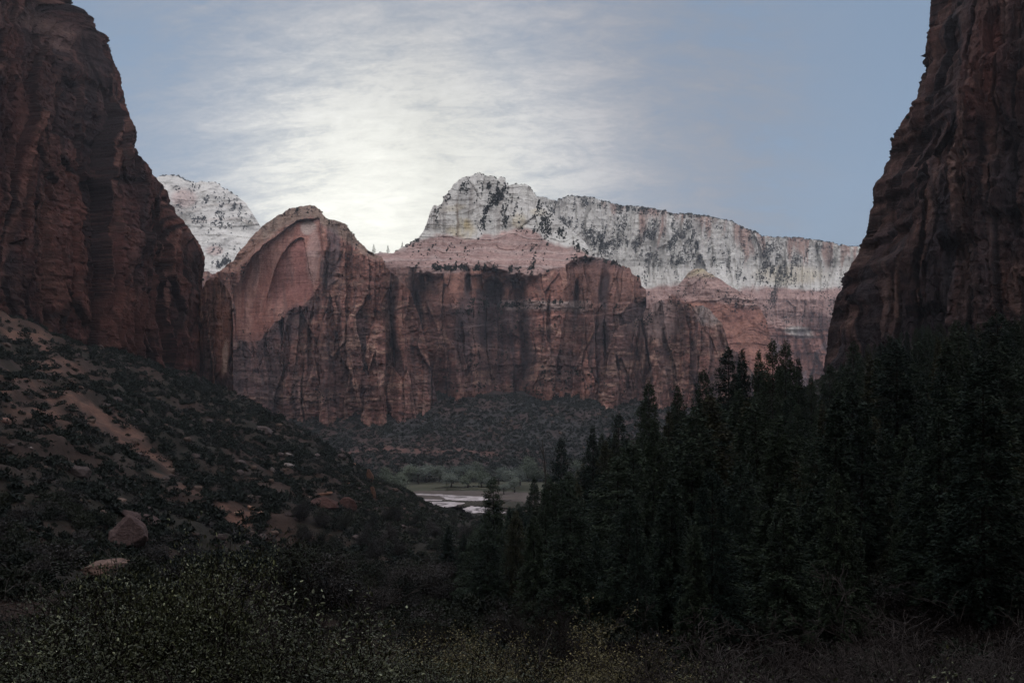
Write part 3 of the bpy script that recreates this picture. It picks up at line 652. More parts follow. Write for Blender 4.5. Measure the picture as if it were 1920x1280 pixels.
def near_colour(seed, varn=1.0, grey=0.0, tan=1.0):
    def f(S, Z, PX, PY, i):
        a, z, w = i['a'], i['z'], i['w']
        c = mix(NR, NRD, sm(fbm(a/70, z/50, o=4, seed=seed), -.5, .5))
        c = mix(c, NT_, sm(i['s2']-.5+.6*fbm(a/20, z/4, o=3, seed=seed+1), .2, .7)*.40*tan)
        c = mix(c, C(.16, .075, .052), sm(i['v2'], .7, .75)*.45); c = mix(c, NT_, (i['u1'] > .85)*.35); c = mix(c, NV, (i['v1'] < .3)*.4)
        s = fbm(w/7, z/150, o=4, seed=seed+2)+.5*fbm(a/80, z/90, o=3, seed=seed+3)+(.5-i['v2'])*.7
        c = mix(c, NV, sm(s, -.1, .7)*.85*varn)
        c = mix(c, C(.095, .082, .086), sm(fbm(w/12, z/130, o=3, seed=seed+4), .1, .7)*grey)
        c = mix(c, NT_*1.2, sm(fbm(w/3.5, z/40, o=3, seed=seed+5), .45, .85)*.5*tan)
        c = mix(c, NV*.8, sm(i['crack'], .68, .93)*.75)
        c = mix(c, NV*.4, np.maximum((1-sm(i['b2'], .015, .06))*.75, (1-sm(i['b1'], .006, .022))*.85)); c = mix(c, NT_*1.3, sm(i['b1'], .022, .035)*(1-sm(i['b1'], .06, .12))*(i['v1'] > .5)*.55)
        return c*(1+.5*fbm(a/2.5, z/2, o=4, seed=seed+6))[..., None]
    return f
# left cliff
EL = [(-60,-200),(0,-60),(40,-30),(66,-8),(75,2),(97,8),(98,27),(118,33),(136,42),(152,46),(162,56),(182,59),(197,65),(204,72),(203,86),(206,96),(216,122),(226,140),(229,160),(236,195),(243,220),(246,245),(250,275),(258,292),(265,308),(275,318),(286,328),(300,342),(311,356),(318,372),(316,388),(324,400),(334,416),(348,428),(360,437),(374,456),(384,480),(384,500),(380,520),(379,545),(384,600),(390,700),(396,800)]
PLAN_L = [(-200,-260),(-330,-160),(-395,0),(-410,200),(-400,340),(-355,415),(-312,470),(-275,590),(-241,700),(-262,745),(-360,800),(-520,830)]
segL = np.r_[0, np.cumsum(np.hypot(*np.diff(np.array(PLAN_L, float), axis=0).T))]
noseL = segL[8]
lrel0 = near_relief(200, noseL, tilt=-.02, st=.8)
def lrel(S, Z, A):
    r, i = lrel0(S, Z, A)
    # vertical corner running down the left of the wall, and the alcove beside it
    an = lambda px: math.atan((px-CX)/F)*700
    n = fbm(A/30, Z/60, o=3, seed=221)*4
    r = r+9*(1-sm(A+n, an(62), an(66)))-5*blob(A+n, Z, an(74), 190, 7, 130, 0, .3)+5*sm(A+n, an(200), an(203))*(1-sm(Z, 150, 158))+6*sm(A+n, an(284), an(287))*(1-sm(Z, 120, 130))+4*sm(A+n, an(330), an(333))*(1-sm(Z, 170, 180))
    r = r+5*sm(Z+n+A*.25, 205, 212)*(1-sm(Z+n, 300, 330))*sm(A, an(60), an(75))
    for (px, z0, z1) in ((105,60,230),(150,60,190),(200,55,160),(248,60,240),(284,40,200),(310,60,250),(352,60,180)): r = r-5*(1-sm(np.abs(A+n*.5-an(px)), .6, 2.0))*sm(Z, z0-10, z0)*(1-sm(Z, z1, z1+25))
    i['crack'] = np.maximum(i['crack'], .0)
    return r, i
lcol0 = near_colour(200, .9, .12)
def lcol(S, Z, PX, PY, i):
    c = lcol0(S, Z, PX, PY, i); n = fbm(i['a']/30, i['z']/30, o=3, seed=211)
    c = mix(c, C(.16, .075, .055), blob(PX+n*20, PY+n*20, 235, 600, 60, 60)*.6+blob(PX+n*12, PY, 415, 640, 20, 60)*.6)
    c = mix(c, C(.24, .165, .13), blob(PX+n*5, PY+n*10, 420, 665, 6, 34, 3)*.7)
    c = mix(c, C(.20, .145, .12), sm(n, .1, .5)*blob(PX, PY, 110, 80, 110, 36, 24)*.6)
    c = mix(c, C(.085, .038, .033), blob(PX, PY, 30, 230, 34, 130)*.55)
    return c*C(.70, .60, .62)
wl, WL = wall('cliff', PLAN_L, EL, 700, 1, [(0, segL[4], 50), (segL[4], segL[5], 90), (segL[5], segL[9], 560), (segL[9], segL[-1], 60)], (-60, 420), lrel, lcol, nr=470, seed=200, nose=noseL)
pr = near_relief(230, -999, sc=.8)
def pin_rel(A, Z, PX, PY):
    r, i = pr(A, Z); k = np.sqrt(np.clip(1-((PX-408)/34)**2, 0, 1)); return r*.45+k*16, i
def pin_col(A, Z, PX, PY, i):
    c = near_colour(230, .9, .1)(A, Z, PX, PY, i); n = fbm(A/8, Z/30, o=3, seed=231)
    c = mix(c, C(.20, .09, .065), blob(PX+n*8, PY, 415, 630, 16, 70)*.6); return mix(c, C(.27, .19, .15), blob(PX+n*5, PY+n*6, 421, 668, 6, 34, 3)*.7)
formation('cliff', [(356,820),(362,640),(378,545),(386,528),(393,523),(400,526),(404,520),(410,522),(416,531),(421,534),(426,542),(430,548),(434,560),(437,600),(435,640),(434,672),(435,700),(438,735),(439,770),(440,820)], 830, 690, lambda px, py: (830-py)*.05, pin_rel, pin_col, nc=230, nr=300, mat=M_near, seed=9, jit=1.0, back=60)
# right cliff
ER = [(1765,-200),(1748,-60),(1745,0),(1742,45),(1736,90),(1730,120),(1724,160),(1716,200),(1710,217),(1698,222),(1694,236),(1684,243),(1681,252),(1674,258),(1669,285),(1667,300),(1658,312),(1656,328),(1640,344),(1636,356),(1638,385),(1631,395),(1627,425),(1622,445),(1613,455),(1610,475),(1596,495),(1588,512),(1579,520),(1577,532),(1580,541),(1568,555),(1562,580),(1560,592),(1553,620),(1550,655),(1544,690),(1540,740),(1538,800)]
PLAN_R = [(150,-260),(270,-160),(330,0),(335,150),(305,255),(258,318),(222,352),(172,425),(195,455),(290,500),(460,520)]
segR = np.r_[0, np.cumsum(np.hypot(*np.diff(np.array(PLAN_R, float), axis=0).T))]; noseR = segR[7]
rrel0 = near_relief(300, noseR, tilt=.0, sc=.8, fade=.3, st=.25, vt=1.15, lean=.04, el=2.2)
def rrel(S, Z, A):
    r, i = rrel0(S, Z, A); an = lambda px: math.atan((px-CX)/F)*425; n = fbm(A/20, Z/50, o=3, seed=321)*2.5
    # long leaning slabs and dihedrals: each a plate edge that runs up to the left
    for (s0, lean, d, z0, z1) in ((an(1655), .10, 5, 40, 130), (an(1682), .03, 6, 0, 90), (an(1715), .16, 6, 60, 230), (an(1752), .22, 9, 90, 175), (an(1790), .12, 6, 0, 120), (an(1835), .10, 7, 100, 220), (an(1875), .05, 6, 30, 160), (an(1905), .14, 6, 120, 240)):
        e = (A+n-(s0+lean*(Z-100))); r = r+d*(sm(e, -1, .6)*(1-sm(e, 6, 26)))*sm(Z, z0-6, z0)*(1-sm(Z, z1, z1+8))
    return r, i
rcol0 = near_colour(300, .85, .45, .8)
def rcol(A, Z, PX, PY, i):
    c = rcol0(A, Z, PX, PY, i); n = fbm(i['a']/30, i['z']/30, o=3, seed=311)
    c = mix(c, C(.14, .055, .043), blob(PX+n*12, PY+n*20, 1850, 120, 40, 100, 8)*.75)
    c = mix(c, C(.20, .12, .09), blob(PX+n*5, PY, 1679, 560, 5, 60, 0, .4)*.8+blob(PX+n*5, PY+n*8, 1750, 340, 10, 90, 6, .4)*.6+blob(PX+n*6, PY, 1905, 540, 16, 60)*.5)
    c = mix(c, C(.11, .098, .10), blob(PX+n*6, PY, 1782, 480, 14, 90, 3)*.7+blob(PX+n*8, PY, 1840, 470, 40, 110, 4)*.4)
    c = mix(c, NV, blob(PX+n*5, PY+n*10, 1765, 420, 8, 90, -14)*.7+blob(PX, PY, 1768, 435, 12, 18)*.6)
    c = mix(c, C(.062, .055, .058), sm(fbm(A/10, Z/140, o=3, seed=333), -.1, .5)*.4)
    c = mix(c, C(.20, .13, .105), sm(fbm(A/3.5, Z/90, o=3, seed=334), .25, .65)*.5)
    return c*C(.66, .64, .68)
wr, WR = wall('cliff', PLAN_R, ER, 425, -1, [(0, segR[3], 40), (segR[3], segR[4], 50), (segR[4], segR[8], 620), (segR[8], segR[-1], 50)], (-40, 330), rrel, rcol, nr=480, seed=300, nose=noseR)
# canyon wall behind the camera, unseen, set close to shade the foreground
def brel(A, Z): return near_relief(400, -999, sc=2)(A, Z)
sb = np.linspace(-420, 420, 90); zb = np.linspace(-20, 330, 60); SB, ZB = np.meshgrid(sb, zb); rb, ib = brel(SB, ZB)
Vb = np.stack([SB, -95-.18*ZB+rb*.5, ZB], -1); Vb = np.concatenate([Vb, (Vb[-1:]+[0, -250, 20])])
cb = near_colour(400)(SB, ZB, SB, ZB, ib); cb = np.concatenate([cb, cb[-1:]])
tag(mk('cliff', Vb.reshape(-1, 3), grid_faces(len(Vb), len(sb)), M_near, cols=cb), kind='structure')

# ------------------------------------------------------------------ valley floor: river, gravel bars, meadow
def ground_px(px, py, z=-65.0): 
    Y = (z)/((HY-py)/F); return ((px-CX)/F*Y, Y)
def flat_patch(name, poly, z, thick, mat, kind='structure', rough=2.0, seed=0, dome=0.0):
    pts = np.array([ground_px(x, y) for x, y in poly]); n = len(pts)
    q = np.linspace(0, n, 220, endpoint=False); i = q.astype(int); f = (q-i)[:, None]; f = f*f*(3-2*f)*.5+f*.5
    b = pts[i]*(1-f)+pts[(i+1) % n]*f
    for _ in range(5): b = (np.roll(b, 1, 0)+b*2+np.roll(b, -1, 0))/4
    b = b+np.stack([fbm(b[:, 0]/7, b[:, 1]/14, o=3, seed=seed), fbm(b[:, 0]/7, b[:, 1]/14, o=3, seed=seed+9)], -1)*rough*np.array([1, 2.0])
    c = b.mean(0); V = []; 
    for k, r in enumerate((1.0, .97, .85, .6, .3)):
        p = c+(b-c)*r; zz = np.full(len(b), z-thick if k == 0 else z)+dome*(1-r**2)+(fbm(p[:, 0]/6, p[:, 1]/10, o=3, seed=seed+3)*.12 if k else 0)*(1 if dome else 0)
        V.append(np.c_[p, zz])
    V.append(np.r_[c, z+dome][None]); V = np.concatenate(V); m = len(b)
    tri = np.stack([np.full(m, 5*m), 4*m+np.roll(np.arange(m), -1), 4*m+np.arange(m)], -1)
    fg = grid_faces(5, m, wrap=True)[:, ::-1]
    return tag(mk(name, V, [fg, tri[:, ::-1]], mat, smooth=True), kind=kind)
def simple_mat(name, c1, c2, sc, rough=.9, spec=.2, bump=.3, stretch=(1, 1, 1), bd=.1):
    m, t, b = new_mat(name); pos = t.mapping(t.node('ShaderNodeNewGeometry').outputs['Position'], stretch)
    n = t.noise(pos, sc, 7, .65, .4)
    t.put(b.inputs['Base Color'], t.mix(t.ramp(n, .32, .68), c1+(1,), c2+(1,))); b.inputs['Roughness'].default_value = rough
    b.inputs['Specular IOR Level'].default_value = spec
    bp = t.node('ShaderNodeBump'); bp.inputs['Strength'].default_value = bump; bp.inputs['Distance'].default_value = bd
    t.put(bp.inputs['Height'], n); t.put(b.inputs['Normal'], bp.outputs[0]); return m
M_sand = simple_mat('pale_gravel', (.36, .31, .30), (.60, .54, .53), .12, stretch=(1, .35, 1))
M_water = simple_mat('river_water', (.055, .052, .038), (.095, .085, .062), .05, rough=.22, spec=.5, bump=.25, stretch=(.5, 1, 1))
M_mud = simple_mat('wet_silt', (.085, .070, .058), (.13, .105, .09), .1)
M_meadow = simple_mat('meadow_grass', (.050, .054, .034), (.105, .10, .066), .09, stretch=(.4, 1, 1))
flat_patch('meadow', [(700,938),(705,915),(760,908),(800,905),(900,903),(1000,903),(1100,905),(1150,915),(1100,925),(950,920),(850,921),(780,926),(740,936)], -64.93, .02, M_meadow, seed=1)
flat_patch('mud_flat', [(690,985),(700,940),(780,920),(900,920),(1060,925),(1120,945),(1060,985),(900,1000),(780,1000)], -64.90, .03, M_mud, seed=2)
flat_patch('river', [(735,946),(760,930),(800,936),(850,938),(905,941),(980,940),(990,955),(900,948),(868,950),(850,956),(862,964),(905,968),(960,972),(950,985),(880,980),(810,972),(770,956)], -64.86, .03, M_water, seed=3, rough=1.0)
flat_patch('sandbar', [(766,926),(790,925),(830,927),(860,929),(905,931),(935,935),(905,938),(850,938),(836,936),(826,930),(796,928)], -64.80, .06, M_sand, seed=4, rough=1.4, dome=.25)
flat_patch('sandbar', [(742,937),(760,934),(790,935),(830,937),(828,938.5),(790,939),(750,940)], -64.80, .06, M_sand, seed=5, rough=.8, dome=.2)
flat_patch('sandbar', [(778,945),(800,941),(850,941),(872,943),(850,949),(830,952),(806,954),(790,950)], -64.80, .06, M_sand, seed=6, rough=1.4, dome=.3)
flat_patch('sandbar', [(868,953),(885,948),(905,950),(930,955),(950,961),(920,964),(895,963),(872,959)], -64.80, .06, M_sand, seed=7, rough=1.2, dome=.3)
flat_patch('sandbar', [(820,964),(840,961),(870,966),(850,970),(826,970)], -64.80, .06, M_mud, seed=8, rough=1.4, dome=.2)

# ------------------------------------------------------------------ plant prototypes
def tube(pts, rad, k=5):
    pts = np.asarray(pts, float); rad = np.asarray(rad, float); n = len(pts)
    t = np.gradient(pts, axis=0); t /= np.linalg.norm(t, axis=1)[:, None]+1e-9
    ref = np.array([.37, .21, .9]) if abs(t[0, 2]) < .8 else np.array([1., .1, 0])
    u = np.cross(t, ref); u /= np.linalg.norm(u, axis=1)[:, None]+1e-9; v = np.cross(t, u)
    a = np.arange(k)*2*math.pi/k
    V = pts[:, None]+rad[:, None, None]*(np.cos(a)[None, :, None]*u[:, None]+np.sin(a)[None, :, None]*v[:, None])
    return V.reshape(-1, 3), grid_faces(n, k, wrap=True)
class Bag:
    def __init__(s): s.v = []; s.f = []; s.n = 0
    def add(s, v, f): s.v.append(v); s.f.append(np.asarray(f)+s.n); s.n += len(v)
    def get(s):
        d = {}
        for f in s.f: d.setdefault(f.shape[1], []).append(f)
        return np.concatenate(s.v), [np.concatenate(x) for x in d.values()]
def quads(c, d, n, L, W):
    """leaf cards: centres c, axis d, normal-ish n, half length L, half width W: pointed diamonds"""
    d = d/(np.linalg.norm(d, axis=1)[:, None]+1e-9); s = np.cross(d, n); s /= np.linalg.norm(s, axis=1)[:, None]+1e-9
    L = np.broadcast_to(L, len(c))[:, None]; W = np.broadcast_to(W, len(c))[:, None]
    V = np.stack([c-d*L, c+s*W-d*L*.1, c+d*L, c-s*W-d*L*.1], 1).reshape(-1, 3)
    return V, np.arange(len(c)*4).reshape(-1, 4)
def rdir(r, n): 
    v = r.normal(size=(n, 3)); return v/np.linalg.norm(v, axis=1)[:, None]
def proto(name, bag, mat):
    v, f = bag.get(); o = mk(name, v, f, mat, link=False); me = o.data; bpy.data.objects.remove(o); return me
def conifer(seed, h=26., rmax=3.9, base=.10, dens=1.0, mat=None, ragged=.3, whorls=46, low=False, tilt=.0):
    r = np.random.default_rng(seed); wood = Bag(); fol = Bag()
    zs = np.linspace(0, h, 12); sway = np.stack([np.sin(zs/h*2.1+seed)*.25*tilt, np.cos(zs/h*1.7+seed)*.2*tilt, zs], -1)
    wood.add(*tube(sway, .30*(1-zs/h)**.8*h/26+.02, 6))
    phi = r.uniform(0, 7); prof_a = r.uniform(0, 6.28, 3)
    for k in range(whorls):
        zf = base+(1-base)*((k+r.uniform(-.4, .4))/whorls); zf = min(max(zf, base), .995)
        z = zf*h; cx = np.interp(z, zs, sway[:, 0]); cy = np.interp(z, zs, sway[:, 1])
        env = rmax*min(1.0, (1-zf)**.66*1.08+.02)*min(1, .6+(zf-base)*3.0)
        lump = 1+.07*math.sin(zf*13+prof_a[0])
        nb = int(r.integers(6, 9)*dens) if env > .6 else 5
        for b in range(nb):
            phi += 2.399+r.uniform(-.5, .5)
            if r.random() < ragged*.45 and zf < .9: continue
            ln = env*lump*r.uniform(.62, 1.12)*(1+.18*math.cos(phi-prof_a[2]))
            if ln < .15: ln = .15
            e = np.array([math.cos(phi), math.sin(phi), 0]); rise = (.35 if zf > .7 else .08)-.25*(1-zf)
            m = 5; t = np.linspace(0, 1, m)
            br = np.array([cx, cy, z])+e*ln*t[:, None]+np.array([0, 0, 1])*(ln*(rise*t-.28*t**2+.12*t**3))[:, None]
            if not low: wood.add(*tube(br, .055*(1-t*.8)*(.4+ln/rmax), 3))
            ns = max(4, int(ln*(11.5 if not low else 2.6)))
            q = r.uniform(.22, 1.05, ns)**.85; c = np.stack([np.interp(q, t, br[:, i]) for i in range(3)], -1)
            side = np.cross(e, [0, 0, 1]); wdt = .62*ln*(1.1-q)*.62
            off = r.uniform(-1, 1, ns)*wdt; c = c+side*off[:, None]+np.array([0, 0, 1])*r.normal(0, .24, ns)[:, None]
            d = e[None]+side[None]*(np.sign(off)*r.uniform(.3, 1.0, ns))[:, None]+np.array([0, 0, 1])*r.uniform(-.35, .12, ns)[:, None]
            nn = np.array([0, 0, 1])+r.normal(0, .45, (ns, 3)); sz = (.33 if not low else .85)*(.7+.3*(1-zf))
            fol.add(*quads(c, d, nn, sz*r.uniform(.7, 1.3, ns), sz*.42))
            fol.add(*quads(c+r.normal(0, .12, (ns, 3)), d+r.normal(0, .3, (ns, 3)), rdir(r, ns), sz*r.uniform(.6, 1.1, ns), sz*.3))
    return [('trunk', proto('trunk', wood, M_bark)), ('crown', proto('crown', fol, mat or M_conifer))]
def bushball(r, n, rx, rz, leaf, lobes=5, hollow=.45):
    """leaf clumps spread through a few uneven lobes"""
    cs = r.normal(0, 1, (lobes, 3)); cs /= np.linalg.norm(cs, axis=1)[:, None]; cs *= r.uniform(.2, .62, lobes)[:, None]; cs[:, 2] = np.abs(cs[:, 2])
    rs = r.uniform(.38, .62, lobes); k = r.integers(0, lobes, n)
    u = rdir(r, n)*(r.uniform(hollow**3, 1, n)**(1/3))[:, None]; u *= (1+.25*np.sin(u[:, :1]*9+k[:, None]*2)*np.cos(u[:, 1:2]*7))
    p = cs[k]+u*rs[k][:, None]; p[:, 2] = np.maximum(p[:, 2]+.1, r.uniform(-.05, .1, n))
    d = u+r.normal(0, .6, (n, 3)); return quads(p*[rx, rx, rz], d, rdir(r, n), leaf*r.uniform(.6, 1.5, n), leaf*.55)
def bush_proto(seed, n, rx, rz, leaf, mat, lobes=6, stems=True, wood=None):
    r = np.random.default_rng(seed); fol = Bag(); fol.add(*bushball(r, n, rx, rz, leaf, lobes))
    out = [('crown', proto('crown', fol, mat))]
    if stems:
        w = Bag()
        for _ in range(7):
            e = rdir(r, 1)[0]*rx*.6; e[2] = rz*r.uniform(.5, .9); t = np.linspace(0, 1, 5)[:, None]
            w.add(*tube(e*t+np.array([0, 0, 1])*np.sin(t*3.14)*rz*.1+r.normal(0, .04*rx, (5, 3))*t, .045*rx*(1-.7*t[:, 0]), 4))
        out.append(('stem', proto('stem', w, wood or M_bark)))
    return out
def bare_tree(seed, h, spread, depth, mat, name='branches', rad=.035, curve=.25, up=.55, minr=.004, kids=(3, 5), s0=None, k=4, lens=.62):
    r = np.random.default_rng(seed); bag = Bag(); tips = []
    def grow(p, d, L, ra, lev):
        n = 6; pts = [p]; dd = d.copy()
        for i in range(n):
            dd = dd+r.normal(0, curve*.35, 3)+np.array([0, 0, up*.06]); dd /= np.linalg.norm(dd); pts.append(pts[-1]+dd*L/n)
        pts = np.array(pts); bag.add(*tube(pts, np.maximum(np.linspace(ra, ra*.45, n+1), minr), k if lev < 2 else 3))
        if lev >= depth: tips.append((pts[-1], dd)); tips.append((pts[3], dd)); return
        for _ in range(int(r.integers(kids[0], kids[1]+1))):
            q = r.uniform(.3, 1.0); i = min(int(q*n), n); o = rdir(r, 1)[0]; nd = dd*.8+o*spread; nd[2] += .12*up; nd /= np.linalg.norm(nd)
            grow(pts[i], nd, L*lens*r.uniform(.75, 1.2), max(ra*.5, minr), lev+1)
    for d0 in (s0 if s0 is not None else [(0, 0, 1)]):
        d0 = np.array(d0, float); d0 /= np.linalg.norm(d0); grow(np.zeros(3), d0, h*.45, rad, 0)
    return bag, tips

# ------------------------------------------------------------------ conifer forest on the right
CON = [conifer(11, rmax=6.4), conifer(12, rmax=5.4, whorls=54, ragged=.3), conifer(13, rmax=7.0, base=.05), conifer(14, rmax=5.0, whorls=56, tilt=1), conifer(15, rmax=6.2, mat=M_conifer_b, ragged=.4, tilt=1), conifer(16, rmax=7.2, whorls=44, ragged=.45, base=.12), conifer(17, rmax=5.6, whorls=40, ragged=.75, base=.28, tilt=2), conifer(18, rmax=7.6, whorls=46, ragged=.25, base=.04), conifer(19, rmax=4.2, whorls=58, ragged=.55, base=.16, tilt=2, mat=M_conifer_b)]
CON_LOW = [conifer(21, whorls=18, low=True, dens=.8), conifer(22, whorls=16, low=True, rmax=4.8, dens=.8, ragged=.6, base=.2)]
TL = np.array([(860,1000),(880,985),(905,960),(925,925),(960,940),(985,930),(1020,880),(1050,870),(1085,870),(1110,815),(1150,800),(1180,780),(1215,745),(1240,765),(1265,745),(1300,730),(1330,715),(1365,690),(1395,695),(1420,690),(1450,665),(1490,680),(1512,745),(1535,725),(1560,700),(1590,655),(1620,640),(1660,632),(1700,606),(1760,596),(1850,590),(1920,580),(2100,570)], float)
placed = []
def plant_conifer(x, y, hgt, label, group, k=None, z=None, fat=1.0, low=False):
    z = float(H(np.array(x), np.array(y)))-.3 if z is None else z
    kk = int(rng.integers(0, len(CON))) if k is None else k; s = hgt/26.
    P_ = CON_LOW[kk % 2] if low else CON[kk]
    o = place(P_, 'conifer', (x, y, z), float(rng.uniform(0, 6.28)), (s*fat, s*fat, s), label, 'tree', group)
    placed.append((x, y, hgt)); return o
HERO = [(925,893,205,0,1.0,'lone narrow conifer rising in front of the pale river bars'),
 (1052,822,215,2,.95,'tall dark conifer with a bare snag at its left side, above the valley cottonwoods'),
 (1003,893,215,3,.9,'slim dark conifer between the lone river conifer and the taller one with the snag'),
 (1112,800,210,1,1,'dark conifer with a pointed top against the far brushy slope'),
 (1127,812,225,3,.9,'second pointed conifer close beside another against the far brushy slope'),
 (1160,775,200,2,1.05,'broad conifer where the treeline starts up towards the red wall'),
 (1217,714,185,5,.85,'round shouldered conifer against the foot of the red wall, with a notch right of it'),
 (1270,722,200,1,1,'conifer just left of a ragged topped tree against the red wall foot'),
 (1318,692,205,5,.9,'ragged broad topped conifer against the red wall, lit gaps in its crown'),
 (1366,648,175,0,.9,'tall sharp conifer standing above its neighbours, left of the twin trees'),
 (1390,655,190,3,.9,'slim conifer pressed against the right side of a tall sharp one'),
 (1421,657,180,3,.8,'narrow conifer between the tall sharp one and the twin trees'),
 (1449,635,165,2,.8,'left one of the twin tall conifers against the far red wall'),
 (1473,638,160,5,.75,'right one of the twin tall conifers against the far red wall'),
 (1497,672,170,1,.7,'shorter conifer leaning out from the right of the twin tall ones'),
 (1522,705,180,3,.7,'small spire shaped conifer in the gap left of the right cliff foot'),
 (1556,682,190,0,.9,'conifer directly at the lower left corner of the right cliff'),
 (1600,640,180,2,1.0,'dark conifer overlapping the foot of the right cliff'),
 (1668,628,190,1,1.0,'tall conifer in front of the pale vertical streak on the right cliff'),
 (1795,600,170,2,1.1,'highest reaching conifer in front of the right cliff'),
 (1870,585,150,5,1.1,'large loose conifer near the right edge below the reddish cliff corner'),
 (1490,860,95,4,1.0,'olive brown conifer in the middle of the dark forest with bare lower twigs'),
 (1310,1010,90,0,1.0,'shorter conifer low in the dark forest behind the bare brush'),
 (1520,905,85,4,.95,'near olive conifer with layered branches, left edge catching light'),
 (840,985,170,1,1.0,'left one of two conifers standing low in front of the hazy brush'),
 (870,1000,165,3,.9,'right one of two conifers standing low in front of the hazy brush'),
 (1160,1030,110,2,.95,'middle sized conifer at the left foot of the forest behind a leafy oak'),
 (1790,905,80,4,1.0,'near olive brown conifer at the right of the dark forest')]
for (px, py, Y, k, fat, lab) in HERO:
    x = (px-CX)/F*Y; z = float(H(np.array(x), np.array(float(Y))))-.3; top = (HY-py)/F*Y
    plant_conifer(x, Y, float(np.clip(top-z, 9, 40)), lab, None, k, z, fat*max(.75, min(1.1, 26./max(top-z, 9))))
n_c = 0
xs = rng.uniform(-45, 230, 14000); ys = np.concatenate([rng.uniform(46, 130, 5000), rng.uniform(62, 400, 9000)]); zs_ = H(xs, ys)
for x, y, z in zip(xs, ys, zs_):
    if n_c >= 271: break
    px = x/y*F+CX
    if px < 880 or px > 2060: continue
    if px < 1000 and y < 120: continue
    if y < 80 and px < 1180: continue
    lim = float(np.interp(px, TL[:, 0], TL[:, 1])); hmax = (HY-lim)/F*y-z-1.0
    hh = min(rng.uniform(17, 31) if y > 100 else rng.uniform(9, 19), hmax*rng.uniform(.86, 1.0))
    if hh < 9 : continue
    sp = 4.8+y*.006
    if any((x-a)**2+(y-b)**2 < sp*sp for a, b, _ in placed): continue
    if y > 250: g, lab = 'conifers at the back of the forest', 'dark conifer at the back of the forest near the foot of the right cliff'
    elif px < 1200: g, lab = 'conifers at the left end of the forest', 'dark conifer in the left end of the forest above the river'
    elif y < 120: g, lab = 'near conifers in the deep shade', 'near conifer in deep shade above the bare brush, its edges lost in the dark'
    else: g, lab = 'conifers packed on the right slope', 'dark green conifer packed among others on the right slope'
    plant_conifer(float(x), float(y), float(hh), lab, g, None, float(z)-.3, float(rng.uniform(.72, 1.25))); n_c += 1
print('conifers', n_c+len(HERO))
# dead snag
b, _ = bare_tree(31, 26, .5, 2, M_snag, rad=.22, up=.2, minr=.02, kids=(4, 7), lens=.22)
sn = proto('snag', b, M_snag)
x, y = (1027-CX)/F*215, 215.; z = float(H(np.array(x), np.array(y)))
o = place_single(sn, 'dead_tree', (x, y, z), 0, (1, 1, ((HY-810)/F*y-z)/12.), 'thin bare dead trunk sticking up left of the tall dark conifer', 'dead tree', None)
b, _ = bare_tree(33, 22, .9, 3, M_snag, rad=.20, up=.1, minr=.02, kids=(5, 8), lens=.38)
place_single(proto('snag', b, M_snag), 'dead_tree', ((1405-CX)/F*100, 98., float(H(np.array(29.8), np.array(98.)))), 1.0, (1.1, 1.1, 1.7), 'pale bare dead conifer with drooping grey limbs in the middle of the forest', 'dead tree', None)

# ------------------------------------------------------------------ brush on the slopes
BSH = [bush_proto(40+i, 2000, 1.0, .85, .065, M_bush, 7, stems=False) for i in range(4)]+[bush_proto(50+i, 1600, 1.0, 1.0, .06, M_bush_grey, 7, stems=False) for i in range(2)]
def low_bush(r, n, leaf): return bushball(r, n, 1.0, .85, leaf, 5, .55)
def brush_mass(name, pts, size, n, leaf, mat, label, cat, seed):
    r = np.random.default_rng(seed); temps = [low_bush(r, n, leaf)[0] for _ in range(12)]
    V = []; k = r.integers(0, 12, len(pts)); a = r.uniform(0, 6.28, len(pts))
    for i, (p, s) in enumerate(zip(pts, size)):
        t = temps[k[i]]; c, sn_ = math.cos(a[i])*s, math.sin(a[i])*s
        V.append(np.stack([t[:, 0]*c-t[:, 1]*sn_, t[:, 0]*sn_+t[:, 1]*c, t[:, 2]*s], -1)+p)
    V = np.concatenate(V); return tag(mk(name, V, np.arange(len(V)).reshape(-1, 4), mat), label, cat, kind='stuff')
def brush_by_depth(name, pts, size, near, mat, lab_n, lab_f, cat, seed, n_far, leaf_far):
    k = pts[:, 1] < near
    brush_mass(name, pts[k], size[k], 420, .062, mat, lab_n, cat, seed); brush_mass(name, pts[~k], size[~k], n_far, leaf_far, mat, lab_f, cat, seed+50)
def scatter(n, xr, yr, seed, cond=None, lim=2000):
    r = np.random.default_rng(seed); x = r.uniform(*xr, n); y = r.uniform(*yr, n); z = H(x, y)
    px = x/y*F+CX; py = HY-z/y*F; k = (px > -80) & (px < lim) & (py < 1400)
    if cond is not None: k &= cond(x, y, z, px, py)
    return x[k], y[k], z[k], px[k], py[k], r
